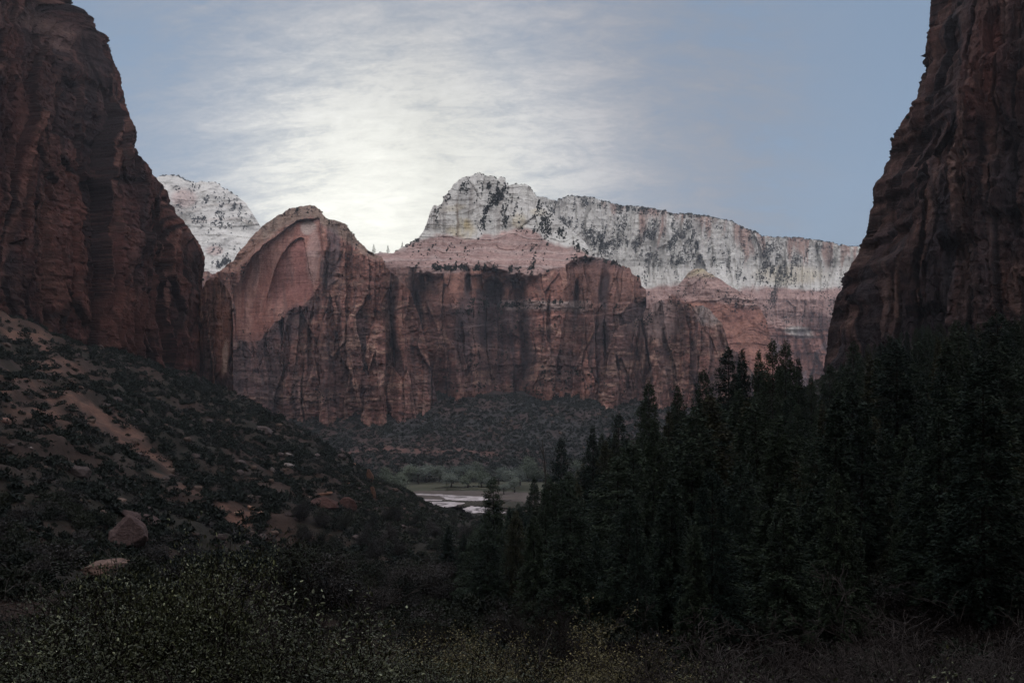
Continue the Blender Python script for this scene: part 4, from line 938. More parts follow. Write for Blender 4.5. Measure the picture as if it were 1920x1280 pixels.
# left slope
x, y, z, px, py, r = scatter(34000, (-330, 30), (55, 720), 61, lambda x, y, z, px, py: ((x < -10) | (y > 60)) & (z > -60) & ~((y > 560) & (px > 700)))
keep = (r.random(len(x)) > .80*bare_mask(x, y)) & (r.random(len(x)) < .35+.9*sm(fbm(x/16, y/16, o=3, seed=95), -.35, .25)); x, y, z, px, py = [q[keep] for q in (x, y, z, px, py)]
size = np.clip(r.lognormal(.48, .52, len(x)), .5, 4.0)*np.clip(.55+y/300, .6, 1.05)*(1-.45*sm(px, 600, 760)*(y > 300))
app = size/y; order = np.argsort(-app); big = order[:270]; rest = order[270:]
for i in big:
    q, p = float(px[i]), float(py[i])
    if p > 1080: g, lab = 'brush at the foot of the left slope', 'dark round bush low at the foot of the left slope, just above the near shrubs'
    elif q < 250: g, lab = 'bushes at the left of the rocky slope', 'dark round bush on the left part of the rocky slope below the cliff'
    elif q < 520: g, lab = 'bushes in the middle of the left slope', 'dark scrubby bush on the middle of the left slope'
    elif q < 760: g, lab = 'bushes low on the left slope', 'dark bush low on the left slope towards the valley'
    else: g, lab = 'brush in the valley bottom', 'dim bush in the valley bottom left of the conifer forest'
    s = float(size[i]); place_single(BSH[int(rng.integers(0, 6))][0][1], 'bush', (float(x[i]), float(y[i]), float(z[i])-.1), float(rng.uniform(0, 6)), (s, s, s*float(rng.uniform(.8, 1.2))), lab, 'bush', g)
g1 = rest[::5]; g0 = np.setdiff1d(rest, g1)
pts = np.stack([x, y, z-.1], -1)
brush_by_depth('slope_brush', pts[g0], size[g0], 130, M_bush, 'dark green scrub at the near foot of the left slope', 'dense dark green scrub covering the left slope under the cliff', 'scrub', 1, 100, .175)
brush_mass('slope_brush', pts[g1], size[g1], 90, .14, M_bush_grey, 'greyish leafless scrub scattered through the left slope', 'scrub', 2)
# valley bottom, far talus
x, y, z, px, py, r = scatter(9000, (-200, 150), (300, 640), 62, lambda x, y, z, px, py: (px > 640) & (py > 900))
k = ~((y > 560) & (px > 740) & (px < 960)); x, y, z = x[k], y[k], z[k]
s = r.uniform(1.0, 2.4, len(x))[:4200]; brush_mass('valley_brush', np.stack([x, y, z], -1)[:4200], s, 60, .30, M_bush, 'dark thicket filling the valley bottom in front of the river', 'scrub', 3)
x, y, z, px, py, r = scatter(26000, (-520, 420), (940, 1330), 63)
k = r.random(len(x)) < .75+.3*sm(fbm(x/50, y/50, o=3, seed=91), -.4, .3)
k &= ~((np.abs(y-1075+10*fbm(x/30, y/30, o=5, seed=12)) < 8) & (x > -300) & (x < -20) & (r.random(len(x)) < .75))
x, y, z = x[k], y[k], z[k]; s = np.clip(r.lognormal(.95, .4, len(x)), 1.2, 6)
brush_mass('talus_brush', np.stack([x, y, z-.3], -1), s, 40, .30, M_farveg, 'dark scrub and small trees covering the far slope below the red wall', 'scrub', 4)
VT = []
for i, mt in enumerate((M_bush_grey, M_bush, M_bush_grey)):
    r_ = np.random.default_rng(500+i); b_, tips_ = bare_tree(510+i, 7, .85, 3, M_twig_dark, rad=.16, up=.6, minr=.02, kids=(3, 5), s0=[(0, 0, 1), (.4, .2, 1), (-.4, .1, 1)])
    T_ = np.array([t[0] for t in tips_]); f_ = Bag(); kk_ = r_.integers(0, len(T_), 2600); f_.add(*quads(T_[kk_]+r_.normal(0, .42, (2600, 3)), rdir(r_, 2600), rdir(r_, 2600), r_.uniform(.07, .20, 2600), .06)); VT.append([('trunk', proto('trunk', b_, M_twig_dark)), ('crown', proto('crown', f_, mt))])
nv = 0
for _ in range(900):
    if nv >= 85: break
    px_ = float(r.uniform(540, 930)); py_ = float(r.uniform(975, 1160)); h_ = hit(px_, py_)
    if h_ is None or h_[1] < 70: continue
    s_ = float(r.uniform(.8, 1.5)); g_, l_ = ('trees in the valley bottom', 'small dim tree with thin greyish crown in the brushy valley bottom') if py_ > 1050 else ('trees at the valley mouth', 'small hazy grey green tree where the valley bottom opens to the river')
    place(VT[int(r.integers(0, 3))], 'small_tree', (h_[0], h_[1], h_[2]-.2), float(r.uniform(0, 6)), (s_, s_, s_), l_, 'tree', g_); nv += 1
# right slope undergrowth below the forest
x, y, z, px, py, r = scatter(12500, (-10, 330), (35, 450), 64, lim=3200)
brush_by_depth('forest_undergrowth', np.stack([x, y, z], -1), r.uniform(.9, 2.4, len(x)), 120, M_bush, 'dark undergrowth along the near foot of the conifer forest', 'dark undergrowth between the conifer trunks', 'undergrowth', 5, 70, .2)


def TOPZ(parts):
    r_ = 0
    for _, m in parts:
        a = np.empty(len(m.vertices)*3, np.float32); m.vertices.foreach_get('co', a); r_ = max(r_, float(np.percentile(a[2::3], 99.95)))
    return r_
# ------------------------------------------------------------------ cottonwoods by the river
def cottonwood(seed, mat):
    r = np.random.default_rng(seed); b, tips = bare_tree(seed, 12, .8, 3, M_bark, rad=.42, up=.5, minr=.05, kids=(3, 4))
    T = np.array([t[0] for t in tips]); f = Bag(); n = 2600; k = r.integers(0, len(T), n)
    p = T[k]+r.normal(0, .85, (n, 3)); f.add(*quads(p, rdir(r, n), rdir(r, n), r.uniform(.16, .42, n), .16))
    return [('trunk', proto('trunk', b, M_bark)), ('crown', proto('crown', f, mat))]
COT = [cottonwood(71, M_cotton), cottonwood(72, M_cotton), cottonwood(73, M_cotton_grey), cottonwood(74, M_cotton_grey)]
cot = [(722,903,880,30,0,'leafmost pale green cottonwood beside the dark slope end'),(742,912,760,34,1,'large pale green cottonwood at the left bank, nearest the dark slope'),(765,898,900,30,0,'round green cottonwood left of the meadow gap'),
 (785,897,905,28,2,'grey green cottonwood at the left end of the meadow'),(800,893,930,30,2,'hazy grey cottonwood behind the meadow'),(830,893,930,28,3,'bluish leafless cottonwood behind the meadow'),(850,897,915,28,3,'bare bluish cottonwood at the right end of the meadow'),
 (870,893,930,30,2,'grey cottonwood in the middle of the far bank'),(893,892,940,32,0,'round bright green cottonwood in the middle of the far bank'),(846,905,860,25,2,'grey green cottonwood leaning over the right of the meadow'),
 (878,908,850,28,0,'low wide green cottonwood beside the upper gravel bar'),(903,905,860,26,1,'pale green cottonwood left of the lone conifer'),(935,900,900,28,3,'grey cottonwood just right of the lone conifer top'),(957,906,850,28,3,'blue grey cottonwood behind the lone conifer'),
 (975,902,880,28,2,'grey green cottonwood at the edge of the conifer forest'),(1000,893,930,32,0,'green cottonwood showing between the slim conifers'),(920,915,810,22,3,'low bare cottonwood thicket beside the gravel bar'),(965,920,790,24,3,'low blue grey cottonwood on the right bank'),
 (945,925,765,18,2,'small cottonwood at the right end of the gravel bars'),(990,885,960,36,0,'bright green cottonwood top behind the forest edge'),(760,888,960,24,3,'dim grey cottonwood far behind the left bank'),(1085,880,950,34,0,'pale green cottonwood seen just right of the tall dark conifer')]
cot[0] = cot[0][:5]+('pale green cottonwood half hidden by the end of the dark slope',)
for (px, py, Y, hpx, k, lab) in cot:
    x = (px-CX)/F*Y; z = float(H(np.array(x), np.array(float(Y)))); s = hpx*1.25/F*Y/max(6.0, TOPZ(COT[k]))
    place(COT[k], 'cottonwood', (x, Y, z), float(rng.uniform(0, 6)), (s*1.25, s*1.25, s), lab, 'tree', None)

# ------------------------------------------------------------------ trees and scrub on the mountains
FARB = []
def mount_scrub(name, key, regions, smin, smax, seed, label, n_each=34):
    r = np.random.default_rng(seed); pts = []; sz = []
    for (cx, cy, rx, ry, rot, n) in regions:
        n = int(n*(2.6 if key == RIDGE else 3.0)); u = r.normal(0, .55, (n, 2)); c, s_ = math.cos(R(rot)), math.sin(R(rot))
        X = cx+u[:, 0]*rx*c-u[:, 1]*ry*s_; Yp = cy+u[:, 0]*rx*s_+u[:, 1]*ry*c
        w = fbm((X+Yp*.2)/6, Yp/22, o=4, seed=seed)
        for a, b, q in zip(X, Yp, w):
            if q < .10: continue
            v = surf_at(key, a, b)
            if v is not None: pts.append(v+[0, -1.0, -.5]); sz.append(.52*smin+(smax*.60-.52*smin)*r.random()**2.2)
    temps = [low_bush(r, n_each, .42)[0] for _ in range(8)]
    V = np.concatenate([temps[i % 8]*[s, s, s*1.5]+p for i, (p, s) in enumerate(zip(pts, sz))])
    return tag(mk(name, V, np.arange(len(V)).reshape(-1, 4), M_farveg), label, 'scrub', kind='stuff')
DOME, RIDGE, PEAK, CONE, BUTT, ARCHB, SADDLE = range(7)
mount_scrub('mountain_scrub', PEAK, [(925,350,22,16,35,150),(938,375,16,26,15,170),(915,395,14,30,20,90),(905,420,10,16,0,40),(1005,385,10,14,0,30),(1015,412,30,24,30,110),(1035,430,24,12,20,80),(1000,432,22,6,0,60),
   (1060,445,30,8,38,60),(1090,470,26,7,40,50),(950,410,10,24,10,50),(968,400,8,20,0,30),(895,365,20,18,0,30),(870,352,14,12,0,25),(850,370,16,14,0,25),(820,400,8,20,0,18),(775,455,14,6,-30,40),(800,470,30,12,0,20),(850,470,60,22,0,50),
   (880,500,90,7,2,130),(790,500,22,6,0,80),(835,503,30,4,0,90),(930,505,60,4,3,110),(1000,500,20,10,-30,40),(1010,470,30,20,-40,60),(1088,485,14,8,0,60),(1145,492,22,6,10,60),(1185,510,18,8,40,50),
   (905,568,30,6,12,70),(960,572,30,5,8,50),(1050,566,50,4,0,60),(880,585,30,14,0,60),(935,590,10,20,0,40),(1120,575,50,6,0,50),(990,610,60,60,0,60),(870,680,90,60,0,90),(1000,730,130,18,0,130),(1060,700,80,20,0,70)],
   2.0, 4.2, 82, 'dark scrub and small trees on the white cap and ledges of the central peak')
mount_scrub('mountain_scrub', RIDGE, [(1035,395,22,20,30,120),(1060,420,20,22,30,120),(1080,400,14,26,10,80),(1100,380,30,10,10,90),(1110,440,26,12,40,150),(1125,462,22,14,40,170),(1150,455,30,20,0,120),(1150,390,50,8,8,110),(1165,420,10,36,12,90),(1135,430,8,34,14,80),
   (1215,440,34,10,0,220),(1240,425,30,16,0,150),(1215,500,10,60,0,180),(1240,470,24,34,0,240),(1265,450,50,12,4,350),(1290,430,26,18,0,140),(1310,462,36,20,30,330),(1320,485,26,16,20,160),(1270,490,26,24,-50,160),(1290,445,22,10,0,90),
   (1180,455,34,10,10,150),(1200,395,60,6,6,90),(1280,404,60,4,3,80),(1350,470,30,14,30,60),(1400,455,12,34,0,80),(1370,500,14,20,20,60),(1385,520,18,10,10,70),
   (1430,470,24,22,30,220),(1450,490,40,24,20,360),(1470,510,46,18,10,300),(1440,515,30,20,0,160),(1452,545,9,34,12,140),(1490,490,30,14,-20,120),(1530,465,30,8,0,60),(1500,450,70,4,0,80),(1560,490,16,5,0,30),(1570,520,30,20,0,40),(1540,540,30,30,0,60),(1560,585,24,30,0,90),(1190,480,20,20,0,60),(1420,590,20,20,0,50),(1390,565,26,14,10,90),(1500,600,50,14,0,80),(1340,430,30,14,20,50)],
   2.4, 5.6, 83, 'dark trees and scrub in gullies and on benches of the long white ridge')
mount_scrub('mountain_scrub', DOME, [(395,372,26,6,-25,60),(420,400,10,26,0,60),(440,385,20,10,30,50),(360,352,26,8,0,40),(390,405,40,5,-18,60),(410,420,30,6,10,40),(330,385,12,4,0,12),(350,395,30,20,0,30),(455,410,20,12,30,40),(420,470,40,14,0,40),(405,496,40,6,0,220),(430,490,26,6,0,120),(380,440,40,20,0,30)],
   3.0, 7.0, 84, 'dark shrubs dotted over the far white dome')
mount_scrub('mountain_scrub', CONE, [(1310,520,40,14,0,40),(1390,570,30,14,20,110),(1350,545,30,12,30,40),(1260,560,26,14,0,70),(1290,545,30,10,0,40),(1420,600,20,14,0,30)], 1.6, 3.4, 85, 'scrub on the pale cone beside the grey buttresses')
mount_scrub('mountain_scrub', BUTT, [(1240,565,40,4,0,40),(1190,596,22,14,-30,60),(1215,600,10,20,0,50),(1300,572,40,4,5,40),(1200,730,80,14,0,60),(1250,660,70,40,0,40)], 1.4, 2.8, 86, 'scrub on the tops and ledges of the grey brown buttresses')
mount_scrub('mountain_scrub', ARCHB, [(560,395,60,8,-10,60),(640,420,30,8,20,50),(690,470,20,6,20,40),(700,690,26,6,0,130),(450,500,30,20,-40,40),(530,650,80,50,0,60),(600,740,150,16,0,110),(660,460,16,30,10,30),(500,620,50,20,-40,40)], 1.4, 2.9, 87, 'scrub on the arched butte and at its foot')

def ridge_trees(key, items, group=None):
    for (px, hpx, k, lab) in items:
        cx, ry, base, V, nr = SURF[key]; i = int(np.clip(np.searchsorted(cx, px), 0, len(cx)-1)); p = V[-1, i]
        s = hpx/F*p[1]/26.; low = k >= 2
        if low:
            q = hpx/F*p[1]/1.6; place_single(BSH[k-2][0][1], 'juniper', (p[0], p[1]+6, p[2]-q*.25), float(rng.uniform(0, 6)), (q*.9, q*.9, q), lab, 'tree', group)
        else: place(CON_LOW[k], 'pine_tree', (p[0], p[1]+6, p[2]-1.5), float(rng.uniform(0, 6)), (s*1.4, s*1.4, s), lab, 'tree', group)
ridge_trees(ARCHB, [(699,20,1,'left one of two small pines on the saddle skyline right of the arched butte')])
ridge_trees(PEAK, [(725,18,1,'right one of two small pines on the skyline of the saddle, broad topped'),(712,7,2,'low shrub on the skyline between the two saddle pines'),(743,9,3,'small round tree where the peak shoulder starts to rise from the saddle'),(753,13,0,'small pine at the foot of the peak left shoulder'),(762,10,2,'dark bush on the skyline just above the shoulder foot'),
 (770,9,4,'round tree halfway up the low part of the peak left shoulder'),(780,7,3,'small tree where the peak left shoulder steepens'),(833,8,2,'small tree above the notch on the left edge of the white cap'),(843,7,3,'little tree on the steep left edge of the white cap')])
n_s = 0
for key, a, b, n, smn, smx, g, lab in ((RIDGE,1048,1425,120,4,9,'trees along the plateau rim','small dark tree in the row along the rim of the long white ridge'),(RIDGE,1425,1608,46,3.5,6.5,'trees on the far end of the plateau','tiny tree in the row along the lower far end of the white ridge rim'),
   (DOME,298,350,9,6,10,'trees on the dome summit','small tree on the flat left summit of the far white dome'),(DOME,352,440,12,4,6,'shrubs on the dome shoulder','tiny shrub on the right shoulder skyline of the far white dome'),(PEAK,888,945,16,5,8,'scrub on the peak summit','small dark shrub on the summit skyline of the central peak'),
   (PEAK,958,1005,12,4,7,'scrub on the second summit','tiny shrub on the lower right summit of the central peak'),(ARCHB,540,610,10,3,5,'scrub on the butte top','tiny shrub on the rounded top of the arched butte'),(ARCHB,612,670,9,4,6,'scrub on the butte shoulder','tiny shrub on the right shoulder of the arched butte')):
    for q in np.linspace(a, b, n): ridge_trees(key, [(q+float(rng.uniform(-2, 2)), float(rng.uniform(smn, smx)), int(rng.integers(2, 6)), lab)], g)
# shrubs clinging to the near cliffs' outlines
def edge_shrub(Vw, px, py, s, lab):
    PX = Vw[..., 0]/np.maximum(Vw[..., 1], 50)*F+CX; PY = HY-Vw[..., 2]/np.maximum(Vw[..., 1], 50)*F
    d = (PX-px)**2+(PY-py)**2+(Vw[..., 1] < 200)*1e6; j = np.unravel_index(np.argmin(d), d.shape); p = Vw[j]
    place_single(BSH[int(rng.integers(0, 4))][0][1], 'shrub', (float(p[0]), float(p[1]), float(p[2])-.3*s), 0, (s, s, s*1.2), lab, 'shrub', None)
edge_shrub(WR, 1669, 258, 2.0, 'small shrub sticking out from the edge of the right cliff at its second step'); edge_shrub(WR, 1700, 222, 1.6, 'upper small shrub on the edge of the right cliff at its highest step')
edge_shrub(WR, 1690, 240, 1.7, 'shrub between two others on the stepped edge of the right cliff'); edge_shrub(WL, 408, 524, 2.2, 'shrub on top of the short pinnacle at the end of the left cliff')

# ------------------------------------------------------------------ boulders
def boulder_mesh(seed, dims, flat=.5, tilt=(0, 0, 0), colr=C(.20, .125, .10), cuts=16, sub=30):
    r = np.random.default_rng(seed); th = np.linspace(0, math.pi, sub); ph = np.linspace(0, 2*math.pi, sub*2, endpoint=False)
    T, Q = np.meshgrid(th, ph, indexing='ij'); d = np.stack([np.sin(T)*np.cos(Q), np.sin(T)*np.sin(Q), np.cos(T)], -1)
    rad = np.full(T.shape, 1.25)
    nn = rdir(r, cuts); off = r.uniform(.62, .92, cuts)
    nn = np.concatenate([nn, [[0, 0, 1], [0, .1, -1], [1, 0, .1], [-1, .1, 0], [.1, 1, 0], [0, -1, .1]]]); off = np.r_[off, flat+.3, .8, .9, .85, .8, .85]
    for n_, o_ in zip(nn, off): n_ = n_/np.linalg.norm(n_); c = d@n_; rad = np.where(c > .05, np.minimum(rad, o_/np.maximum(c, .05)), rad)
    rad = rad*(1+.03*fbm(d[..., 0]*3, d[..., 1]*3, d[..., 2]*3, o=4, seed=seed))+.02*fbm(d[..., 0]*9, d[..., 1]*9, d[..., 2]*9, o=3, seed=seed+1)
    v = d*rad[..., None]; lay = np.floor(v[..., 2]*5+.4*fbm(v[..., 0]*2, v[..., 1]*2, o=2, seed=seed)); v = v*(1+.05*(hsh(lay.astype(int), np.zeros_like(lay, int), np.zeros_like(lay, int), seed)-.5))[..., None]
    v = v*np.array(dims)*.5
    from mathutils import Euler
    M = np.array(Euler([R(a) for a in tilt]).to_matrix()); v = v@M.T
    col = colr*(1+.3*fbm(v[..., 0]*1.5, v[..., 1]*1.5, v[..., 2]*3, o=4, seed=seed+2))[..., None]
    return v.reshape(-1, 3), [grid_faces(sub, sub*2, wrap=True)[:, ::-1]], col.reshape(-1, 3)
def boulder(px, py, wpx, hpx, lab, seed, tilt=(0, 0, 0), col=C(.20, .125, .10), flat=.5, deep=1.0, name='boulder', cat='boulder', Y=None, lift=.3):
    h = hit(px, py) if Y is None else ((px-CX)/F*Y, Y, (HY-py)/F*Y)
    if h is None: return
    x, y, z = h; w = wpx/F*y; hh = hpx/F*y
    v, f, c = boulder_mesh(seed, (w, w*deep, hh), flat, tilt, col); o = mk(name, v, f, M_boulder, cols=c)
    o.location = (x, y+w*.2, z+hh*lift*.5); tag(o, lab, cat)
GB = C(.085, .066, .062); TB = C(.14, .098, .078); PB = C(.20, .17, .155); OB = C(.23, .125, .085); RB = C(.085, .045, .038)
boulder(236, 1032, 84, 88, 'large tilted red slab boulder with a notched lower edge, above the leafy shrub', 1, (0, 42, 10), C(.13, .088, .082), .35, .6, lift=.6)
boulder(262, 985, 90, 30, 'dark rock lip leaning over the large tilted slab boulder', 2, (0, 24, 0), C(.09, .06, .055), .4, .8)
boulder(186, 1096, 92, 40, 'smooth tan flat topped boulder showing above the left shrubs', 3, (0, -6, 0), C(.24, .16, .13), .25, 1.2, lift=1.3)
boulder(132, 888, 58, 28, 'flat grey slab boulder with a squared end, left part of the slope', 4, (6, 14, 0), GB*1.1, .25, .8)
boulder(182, 912, 44, 16, 'dark long slab below and right of the flat grey slab', 5, (0, 16, 0), GB*.7, .3, .8)
boulder(489, 812, 42, 20, 'broad grey boulder high on the right part of the left slope', 6, (0, 4, 0), GB*1.15, .5, .8)
boulder(427, 796, 12, 10, 'small grey block standing left of the broad grey boulder', 7, (0, 4, 0), GB*1.1)
boulder(546, 858, 32, 8, 'long thin pale slab lying downhill', 8, (0, 34, 0), PB, .5, .5)
boulder(541, 876, 20, 10, 'pale squared block just below the long thin pale slab', 9, (0, 14, 0), PB*1.1)
boulder(511, 886, 13, 10, 'smaller pale pointed block left of the pale squared one', 10, (0, 30, 0), PB*.9)
boulder(693, 905, 16, 34, 'orange red rock stack at the end of the dark slope beside the valley', 11, (0, 4, 0), OB*.5, .8, 1.0, name='rock_outcrop', cat='rock')
boulder(700, 930, 12, 26, 'lower orange rock block under the rock stack at the slope end', 12, (0, -6, 0), OB*.5, .8, 1.0, name='rock_outcrop', cat='rock')
boulder(664, 872, 8, 8, 'bright orange little block above the rock stack', 13, (0, 10, 0), OB*1.3)
boulder(600, 952, 66, 30, 'dark red ledge face low on the left slope, left part of the band', 14, (0, 0, 4), RB, .8, .6, name='rock_outcrop', cat='rock')
boulder(650, 955, 44, 32, 'dark red ledge face low on the left slope, right part of the band', 15, (0, 0, -6), RB*1.1, .8, .6, name='rock_outcrop', cat='rock')
boulder(606, 929, 40, 8, 'orange sloping rock shelf on top of the dark red ledge', 16, (0, -12, 0), OB*.8, .5, .7)
boulder(652, 912, 14, 8, 'orange stone above the dark red ledge', 17, (0, -30, 0), OB*.9)
boulder(440, 966, 30, 6, 'long pale orange slab on the bare red patch', 18, (0, -6, 0), C(.42, .27, .2), .5, .6)
boulder(470, 956, 16, 12, 'broken orange block at the upper right of the bare red patch', 19, (0, 20, 0), C(.36, .2, .14))
boulder(484, 968, 18, 7, 'thin orange slab at the right of the bare red patch', 20, (0, -24, 0), C(.38, .22, .16), .5, .6)
boulder(414, 1012, 28, 16, 'grey layered boulder right of the tilted slab boulder', 21, (0, 6, 0), GB, .5, .8)
boulder(408, 1026, 30, 14, 'grey boulder directly under the grey layered one', 22, (0, -6, 0), GB*1.1, .4, .8)
boulder(388, 986, 22, 8, 'flat grey slab above the grey layered boulder', 23, (0, 4, 0), GB*.95, .4, .8)
boulder(140, 940, 26, 9, 'small brown slab left of the dark rock lip', 24, (0, 22, 0), TB*.8, .4, .8)
boulder(226, 940, 20, 8, 'small orange tan stone right above the dark rock lip', 25, (0, 12, 0), TB*1.2)
boulder(193, 962, 11, 10, 'small tan block between the brown slab and the dark rock lip', 26, (0, 12, 0), TB)
boulder(132, 964, 12, 9, 'small pale rounded stone in the dark brush', 27, (0, 12, 0), PB*1.1)
boulder(8, 796, 20, 18, 'reddish boulder at the left edge on the bare slope', 28, (0, 12, 0), C(.26, .15, .12))
boulder(56, 843, 10, 5, 'tiny white stone on the grey slope under the bare soil', 29, (0, 12, 0), PB*1.3)
boulder(26, 870, 24, 6, 'thin grey slab at the left below the bare soil', 30, (0, 2, 0), GB*1.3)
boulder(283, 672, 22, 16, 'pale tan rock step at the foot of the left cliff', 31, (0, 10, 0), TB*.9, .6, Y=None)
boulder(262, 655, 26, 16, 'reddish rock step left of the pale tan one at the cliff foot', 32, (0, -4, 0), C(.22, .12, .10), .6)
boulder(634, 1012, 18, 3.5, 'thin pale fallen trunk in the dark brush right of centre', 33, (0, 2, 0), PB*1.2, .5, .4, name='log', cat='log')
boulder(170, 661, 16, 4, 'thin pale slab in the dark brush under the left cliff', 34, (0, 4, 0), TB, .5, .5)
boulder(690, 762, 12, 8, 'pale stone on the far slope', 36, (0, 4, 0), PB*.9, Y=1225)
small = 0; r = np.random.default_rng(99)
SB = []
for i in range(4):
    v, f, c = boulder_mesh(200+i, (1, 1, .7), .5, (0, float(r.uniform(-25, 25)), 0), [GB, TB, GB*1.3, TB*.8][i], sub=12); o = mk('stone', v, f, M_boulder, cols=c, link=False); SB.append(o.data); bpy.data.objects.remove(o)
while small < 230:
    px = float(r.uniform(0, 760)); py = float(r.uniform(640, 1050)); h = hit(px, py)
    if h is None or h[1] < 70 or h[1] > 720 or (px > 430 and py < 760+(px-430)*.42): small += 0; r.random(); 
    else:
        s = min(float(r.lognormal(-.25, .55)), 1.8)*(.6+h[1]/260); g, lab = ('stones on the upper left slope', 'small weathered stone on the upper part of the left slope') if py < 820 else ('stones on the lower left slope', 'small weathered stone half hidden in brush on the lower left slope')
        place_single(SB[int(r.integers(0, 4))], 'stone', (h[0], h[1], h[2]+.15*s), float(r.uniform(0, 6)), s*1.3, lab, 'stone', g); small += 1
sp = []
for _ in range(60):
    x0 = float(r.uniform(-300, 200)); y0 = float(r.uniform(1060, 1220)); place_single(SB[int(r.integers(0, 4))], 'stone', (x0, y0, float(H(np.array(x0), np.array(y0)))+1.5), 0, float(r.uniform(3, 7)), 'pale boulder fallen among the scrub of the far slope', 'stone', 'boulders on the far slope')

# ------------------------------------------------------------------ shrubs close to the camera
def leafy_shrub(seed, h, spread, n_leaf, leaf, mat, wood, s0, depth=4, lens=.66, clump=.12, kids=(3, 5), curve=.35):
    b, tips = bare_tree(seed, h, spread, depth, wood, rad=.022*h/2, curve=curve, up=.35, minr=.0022, kids=kids, s0=s0, lens=lens)
    r = np.random.default_rng(seed+5); T = np.array([t[0] for t in tips]); f = Bag(); k = r.integers(0, len(T), n_leaf)
    u = rdir(r, n_leaf)*(r.random(n_leaf)**.6)[:, None]*clump*r.uniform(.5, 1.6, len(T))[k][:, None]; p = T[k]+u
    d = u/(np.linalg.norm(u, axis=1)[:, None]+1e-6)+r.normal(0, .8, (n_leaf, 3))+[0, 0, .25]; n = rdir(r, n_leaf)+[0, 0, .9]
    L = leaf*r.uniform(.6, 1.3, n_leaf); c = p; dd = d/(np.linalg.norm(d, axis=1)[:, None]+1e-9); s = np.cross(dd, n); s /= np.linalg.norm(s, axis=1)[:, None]+1e-9; nn = np.cross(s, dd)
    a = L[:, None]; w = a*.46*s; bow = nn*a*.16
    V = np.stack([c-dd*a, c-dd*a*.35+w-bow, c+dd*a*.45+w*.9-bow, c+dd*a, c+dd*a*.45-w*.9-bow, c-dd*a*.35-w-bow], 1).reshape(-1, 3)
    i = np.arange(n_leaf)[:, None]*6; f.add(V, np.concatenate([i+[0, 1, 2, 3], i+[0, 3, 4, 5]]))
    return [('stem', proto('stem', b, wood)), ('foliage', proto('foliage', f, mat))]
fan = lambda n, k, up=.9: [(math.cos(a+k)*1.0, math.sin(a+k)*.8, up) for a in np.linspace(0, 6.28, n, endpoint=False)]
SH = [leafy_shrub(301, 2.2, .75, 17000, .0125, M_gloss, M_twig_dark, [(0, 0, 1), (.2, .1, 1), (-.2, .2, 1), (.5, 0, .8), (-.5, .1, .8)]),
      leafy_shrub(302, 1.8, .85, 22000, .0125, M_gloss, M_twig_dark, fan(6, .3)), leafy_shrub(303, 1.7, .85, 26000, .0095, M_gloss_dark, M_twig_dark, fan(6, 1.0)),
      leafy_shrub(304, 2.0, .8, 26000, .0120, M_olive, M_twig, fan(5, .6, 1.3)), leafy_shrub(305, 1.6, .9, 24000, .010, M_gloss_dark, M_twig_dark, fan(7, .1, .7))]
def shrub(k, px, top, Y, hgt, wide, lab, rz=0.0, group=None):
    x = (px-CX)/F*Y; zt = (HY-top)/F*Y; real = TOPZ(SH[k])
    g = float(H(np.array(x), np.array(float(Y)))); hgt = max(hgt, 0); z = zt-hgt
    if z > g: hgt = zt-g+.1; z = g-.1
    s = hgt/real; return place(SH[k], 'leafy_shrub', (x, Y, z), rz, (s*wide, s*wide, s), lab, 'shrub', group)
shrub(0, 322, 985, 9.0, 2.3, .64, 'tallest glossy leaved shrub with dark forked stems, at lower left')
for a in ((1,230,1115,9.6,1.7,1.1,'glossy leaved shrub left of and behind the tallest one'),(1,120,1180,8.2,1.5,1.2,'low glossy shrub at the lower left with pale scattered leaves'),(2,20,1110,11,1.9,1.2,'dim fine leaved shrub at the left edge'),
  (1,500,1095,9.8,1.9,1.15,'glossy leaved shrub right of the tallest one, its top catching yellow light'),(2,420,1130,8.6,1.6,1.0,'dark leaved shrub filling the gap right of the tallest one'),(1,600,1150,9.4,1.6,1.0,'low glossy shrub sloping down towards the middle'),
  (2,300,1195,7.2,1.2,1.2,'dark leaved shrub in front of the forked stems, bottom left'),(4,60,1230,6.9,1.1,1.2,'low dark shrub in the bottom left corner'),(4,560,1215,7.6,1.2,1.3,'low dark shrub at the bottom, left of the middle'),(2,180,1240,6.6,1.0,1.2,'dark leaved shrub at the bottom edge left of the forked stems'),
  (2,700,1195,15,2.0,1.5,'olive green shrub at the bottom, first right of the glossy ones'),(1,770,1240,9.5,1.1,1.3,'low shrub with a few bright leaves at the bottom edge'),(3,885,1165,17,2.6,1.0,'yellowish olive shrub with a knobbly top, left of the leafy oak'),
  (3,790,1185,20,2.4,1.3,'brown olive shrub between two others at the bottom middle'),(3,1115,1152,17,3.4,1.1,'leafy olive oak shrub with a grey stem and pointed crown, bottom middle'),(3,1010,1230,14,1.5,1.2,'low olive shrub left of the pointed leafy oak'),
  (3,1200,1225,14,1.6,1.2,'low olive shrub right of the pointed leafy oak'),(4,920,1245,10,1.0,1.3,'low dark shrub at the bottom edge in the middle'),(1,1650,1250,7.2,.9,1.2,'yellow green glossy shrub at the bottom edge under the bare brush'),(4,1560,1268,7.5,.8,1.2,'low yellow green sprig at the bottom edge left of the glossy shrub'),
  (3,640,1190,21,2.6,1.4,'dim brown shrub behind the glossy ones, left of the middle'),(2,700,1235,9,1.1,1.3,'dark shrub at the bottom edge beside the low bright leaved one')):
    shrub(*a[:7], rz=float(rng.uniform(0, 6)))
